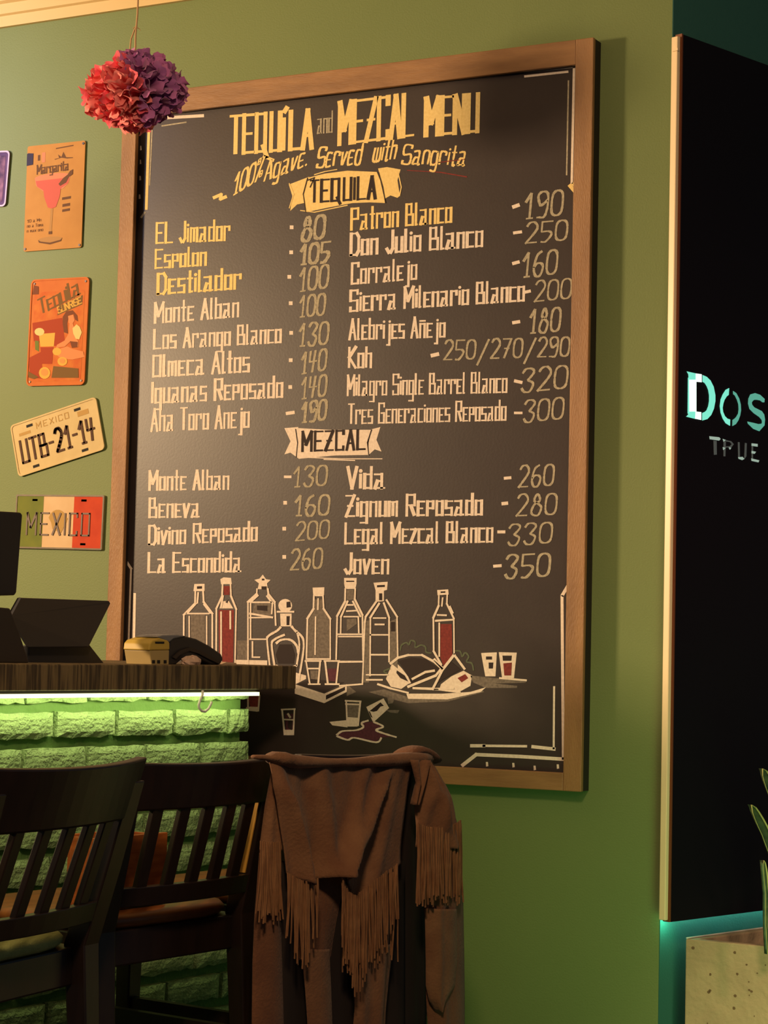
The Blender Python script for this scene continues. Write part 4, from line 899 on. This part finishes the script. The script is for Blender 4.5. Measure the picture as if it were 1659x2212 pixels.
ob = [(765, 610), (812, 630), (858, 675), (895, 750), (915, 850), (915, 920), (898, 1010), (866, 1085), (820, 1135), (760, 1152)]; ib = [(765, 690), (790, 705), (815, 745), (832, 790), (842, 850), (842, 920), (832, 980), (812, 1030), (790, 1050), (760, 1062)]
sfill('letter_d', [ob[i]+ob[i+1]+ib[i+1]+ib[i] for i in range(9)], G2, .0014)
ol = [(1080, 765), (1040, 785), (1005, 840), (980, 900), (970, 980), (980, 1060), (1005, 1130), (1040, 1185), (1090, 1215)]; il = [(1075, 845), (1050, 865), (1025, 905), (1010, 950), (1002, 1000), (1008, 1050), (1030, 1100), (1060, 1130), (1092, 1140)]
sfill('letter_o', [ol[i]+ol[i+1]+il[i+1]+il[i] for i in range(8)], G2)
orr = [(1128, 800), (1165, 825), (1200, 890), (1218, 960), (1222, 1030), (1212, 1090), (1190, 1150), (1160, 1195), (1120, 1218)]; irr = [(1130, 838), (1150, 855), (1175, 905), (1192, 960), (1195, 1020), (1188, 1070), (1165, 1110), (1145, 1130), (1122, 1145)]
sfill('letter_o', [orr[i]+orr[i+1]+irr[i+1]+irr[i] for i in range(8)], G3)
so = [(1500, 935), (1504, 895), (1450, 845), (1390, 825), (1335, 840), (1312, 890), (1308, 950), (1325, 1015), (1375, 1065), (1440, 1110), (1470, 1145), (1475, 1170), (1470, 1190), (1430, 1195), (1370, 1180), (1300, 1165)]
si = [(1480, 935), (1450, 912), (1410, 905), (1380, 905), (1365, 915), (1350, 935), (1355, 965), (1380, 995), (1420, 1015), (1470, 1040), (1498, 1080), (1508, 1140), (1502, 1210), (1440, 1280), (1370, 1252), (1305, 1190)]
sfill('letter_s', [so[i]+so[i+1]+si[i+1]+si[i] for i in range(15)], G3)
sfill('small_letters', [(845, 1340, 960, 1352, 978, 1372, 960, 1392, 850, 1376), (1188, 1590, 1240, 1586, 1262, 1612, 1235, 1625, 1195, 1610), (1350, 1425, 1420, 1432, 1420, 1465, 1350, 1455), (1350, 1515, 1400, 1525, 1385, 1550, 1350, 1545), (1345, 1605, 1440, 1628, 1430, 1652, 1350, 1635), (1005, 1372, 1040, 1385, 1015, 1405), (1005, 1470, 1038, 1480, 1012, 1505), (1075, 1472, 1105, 1478, 1090, 1500)], G4)
sfill('small_letters', [(895, 1392, 930, 1396, 932, 1560, 900, 1562), (1015, 1400, 1040, 1400, 1034, 1580, 1015, 1580), (1040, 1385, 1105, 1400, 1135, 1435, 1105, 1475, 1040, 1475, 1040, 1462, 1090, 1458, 1112, 1435, 1090, 1410, 1040, 1402), (1186, 1410, 1205, 1412, 1208, 1590, 1190, 1590), (1270, 1420, 1290, 1424, 1285, 1580, 1262, 1612), (1350, 1455, 1366, 1456, 1364, 1610, 1350, 1605)], G5, .001)
# glow lamp hidden behind the lower edge of the sign
gs = bpy.data.lights.new('sign_glow', 'AREA'); go = bpy.data.objects.new('sign_glow', gs); COL.objects.link(go); go.parent = sg; go.matrix_parent_inverse = sg.matrix_world.inverted()
gs.shape = 'RECTANGLE'; gs.size = .8; gs.size_y = .02; gs.energy = .7; gs.color = (.42, 1, .88)
mm = Matrix.Identity(4); zax = (Z3*.75+TN*.66).normalized(); xax = TD; yax = zax.cross(xax)
for i in range(3): mm[i][0] = xax[i]; mm[i][1] = yax[i]; mm[i][2] = zax[i]
mm.translation = TP+TD*(s0+.46)+TN*.03+Z3*(zb_+.01); go.matrix_world = mm
ps = bpy.data.lights.new('sign_corner_led', 'POINT'); po = bpy.data.objects.new('sign_corner_led', ps); COL.objects.link(po); po.parent = sg; po.matrix_parent_inverse = sg.matrix_world.inverted()
ps.energy = .22; ps.shadow_soft_size = .01; ps.color = (.2, 1, .62); po.location = TP+TD*(s0+.05)+TN*.028+Z3*(zb_-.004)

# ------------------------------------------------------------------ concrete planter with a snake plant
M['conc'] = mat('pitted_concrete', (196, 168, 130), .85, col2=(158, 134, 102), noise_amt=.7, scale=7, bump=.5, bscale=40)
M['pit'] = mat('dark_pit', (112, 84, 58), .9); M['soil'] = mat('dark_soil', (54, 40, 28), .95, bump=1, bscale=60)
M['rimw'] = mat('glow_lit_rim', (226, 222, 206), .5)
XA = Vector((1, 0, 0))
pc = th(1462, 2030, 0); pc = hit(1481, 2028, TP+TN*.07, TN); PZt = pc.z
pg = empty('concrete_planter', (pc.x+.3, pc.y+.2, 0)); tag(pg, 'square beige concrete planter standing below the backlit sign', 'planter')
LW, DW, tw = .62, .36, .022
def pf(u, v, z): return Vector((pc.x, pc.y, 0))+XA*u+TD*v+Z3*z
def pbox(name, u0, u1, v0, v1, z0, z1, m):
    b = MB(); b.add([pf(u, v, z) for u in (u0, u1) for v in (v0, v1) for z in (z0, z1)], CF); return bevel(b.build(name, m, pg), .003)
# tapered shell
pbox('front_wall', 0, LW, 0, tw, 0, PZt, M['conc']); pbox('back_wall', 0, LW, DW-tw, DW, 0, PZt, M['conc'])
pbox('side_wall', 0, tw, tw+.0005, DW-tw-.0005, 0, PZt, M['conc']); pbox('side_wall', LW-tw, LW, tw+.0005, DW-tw-.0005, 0, PZt, M['conc'])
pbox('lit_rim', 0, .005, 0, DW, PZt+.0003, PZt+.0035, M['rimw'])  # pale strip paints the sign's glow along the side rim
pbox('soil', tw+.001, LW-tw-.001, tw+.001, DW-tw-.001, PZt-.12, PZt-.035, M['soil'])
r = random.Random(11)
for k in range(30):
    u, z, s = r.uniform(.01, .25), PZt-r.uniform(.015, .25), r.uniform(.0014, .0042); b = MB()
    b.add([pf(u+s*math.cos(a)*r.uniform(.7, 1.4), -.0006, z+s*math.sin(a)) for a in [math.pi*i/3 for i in range(6)]], [(0, 1, 2, 3, 4, 5)]); b.build('air_pit', M['pit'], pg)
sp = empty('snake_plant', pf(.26, .16, PZt-.03)); tag(sp, 'snake plant with tall pointed leaves, growing in the concrete planter', 'plant')
M['leaf'] = mat('snake_plant_green', (78, 92, 58), .45, col2=(46, 62, 42), noise_amt=.3, scale=12, stretch=(1, 1, 6)); M['leafe'] = mat('pale_yellow_leaf_edge', (186, 176, 108), .5)
def leaf(base, pts, wd, lean_):
    # pts: pixel spine from base to tip on a plane through the planter, parallel to the teal wall
    pl_ = pf(base, .14, 0); sp_ = [hit(x, y, pl_+TN*lean_, TN) for x, y in pts]; sm_ = []
    for i in range(len(sp_)-1):
        for k in range(5): sm_.append(sp_[i].lerp(sp_[i+1], k/5))
    sm_.append(sp_[-1]); n = len(sm_); b = MB(); e = MB(); rows = []; lr = []; rr_ = []
    for i, p in enumerate(sm_):
        t_ = i/(n-1); w_ = wd*(.55+.9*t_-.2*t_*t_)*(1-t_**5)**.5/1.1; d = (sm_[min(i+1, n-1)]-sm_[max(i-1, 0)]).normalized(); s_ = d.cross(TN).normalized()
        rows.append([p-s_*w_+TN*.006, p-s_*w_*.5, p-TN*.002, p+s_*w_*.5, p+s_*w_+TN*.006, p+s_*w_*.5-TN*.003, p-TN*.005, p-s_*w_*.5-TN*.003])
        lr.append([p-s_*w_+TN*.007, p-s_*w_*.82+TN*.0045]); rr_.append([p+s_*w_*.82+TN*.0045, p+s_*w_+TN*.007])
    b.sweep(rows); o = b.build('leaf', M['leaf'], sp, True); e.grid(lr); e.grid(rr_); q = e.build('leaf_edge', M['leafe'], o); s = q.modifiers.new('t', 'SOLIDIFY'); s.thickness = .001
leaf(.24, [(1690, 2060), (1688, 1980), (1672, 1860), (1648, 1795), (1619, 1738)], .016, .05)
leaf(.26, [(1655, 2060), (1652, 2000), (1652, 1930), (1648, 1885), (1645, 1858)], .009, .06)
leaf(.30, [(1710, 2060), (1700, 1920), (1685, 1780), (1664, 1710), (1643, 1660)], .018, .0)
leaf(.34, [(1745, 2060), (1755, 1900), (1760, 1750), (1770, 1620)], .02, .03)
leaf(.38, [(1790, 2060), (1815, 1900), (1850, 1760), (1880, 1680)], .02, .05)
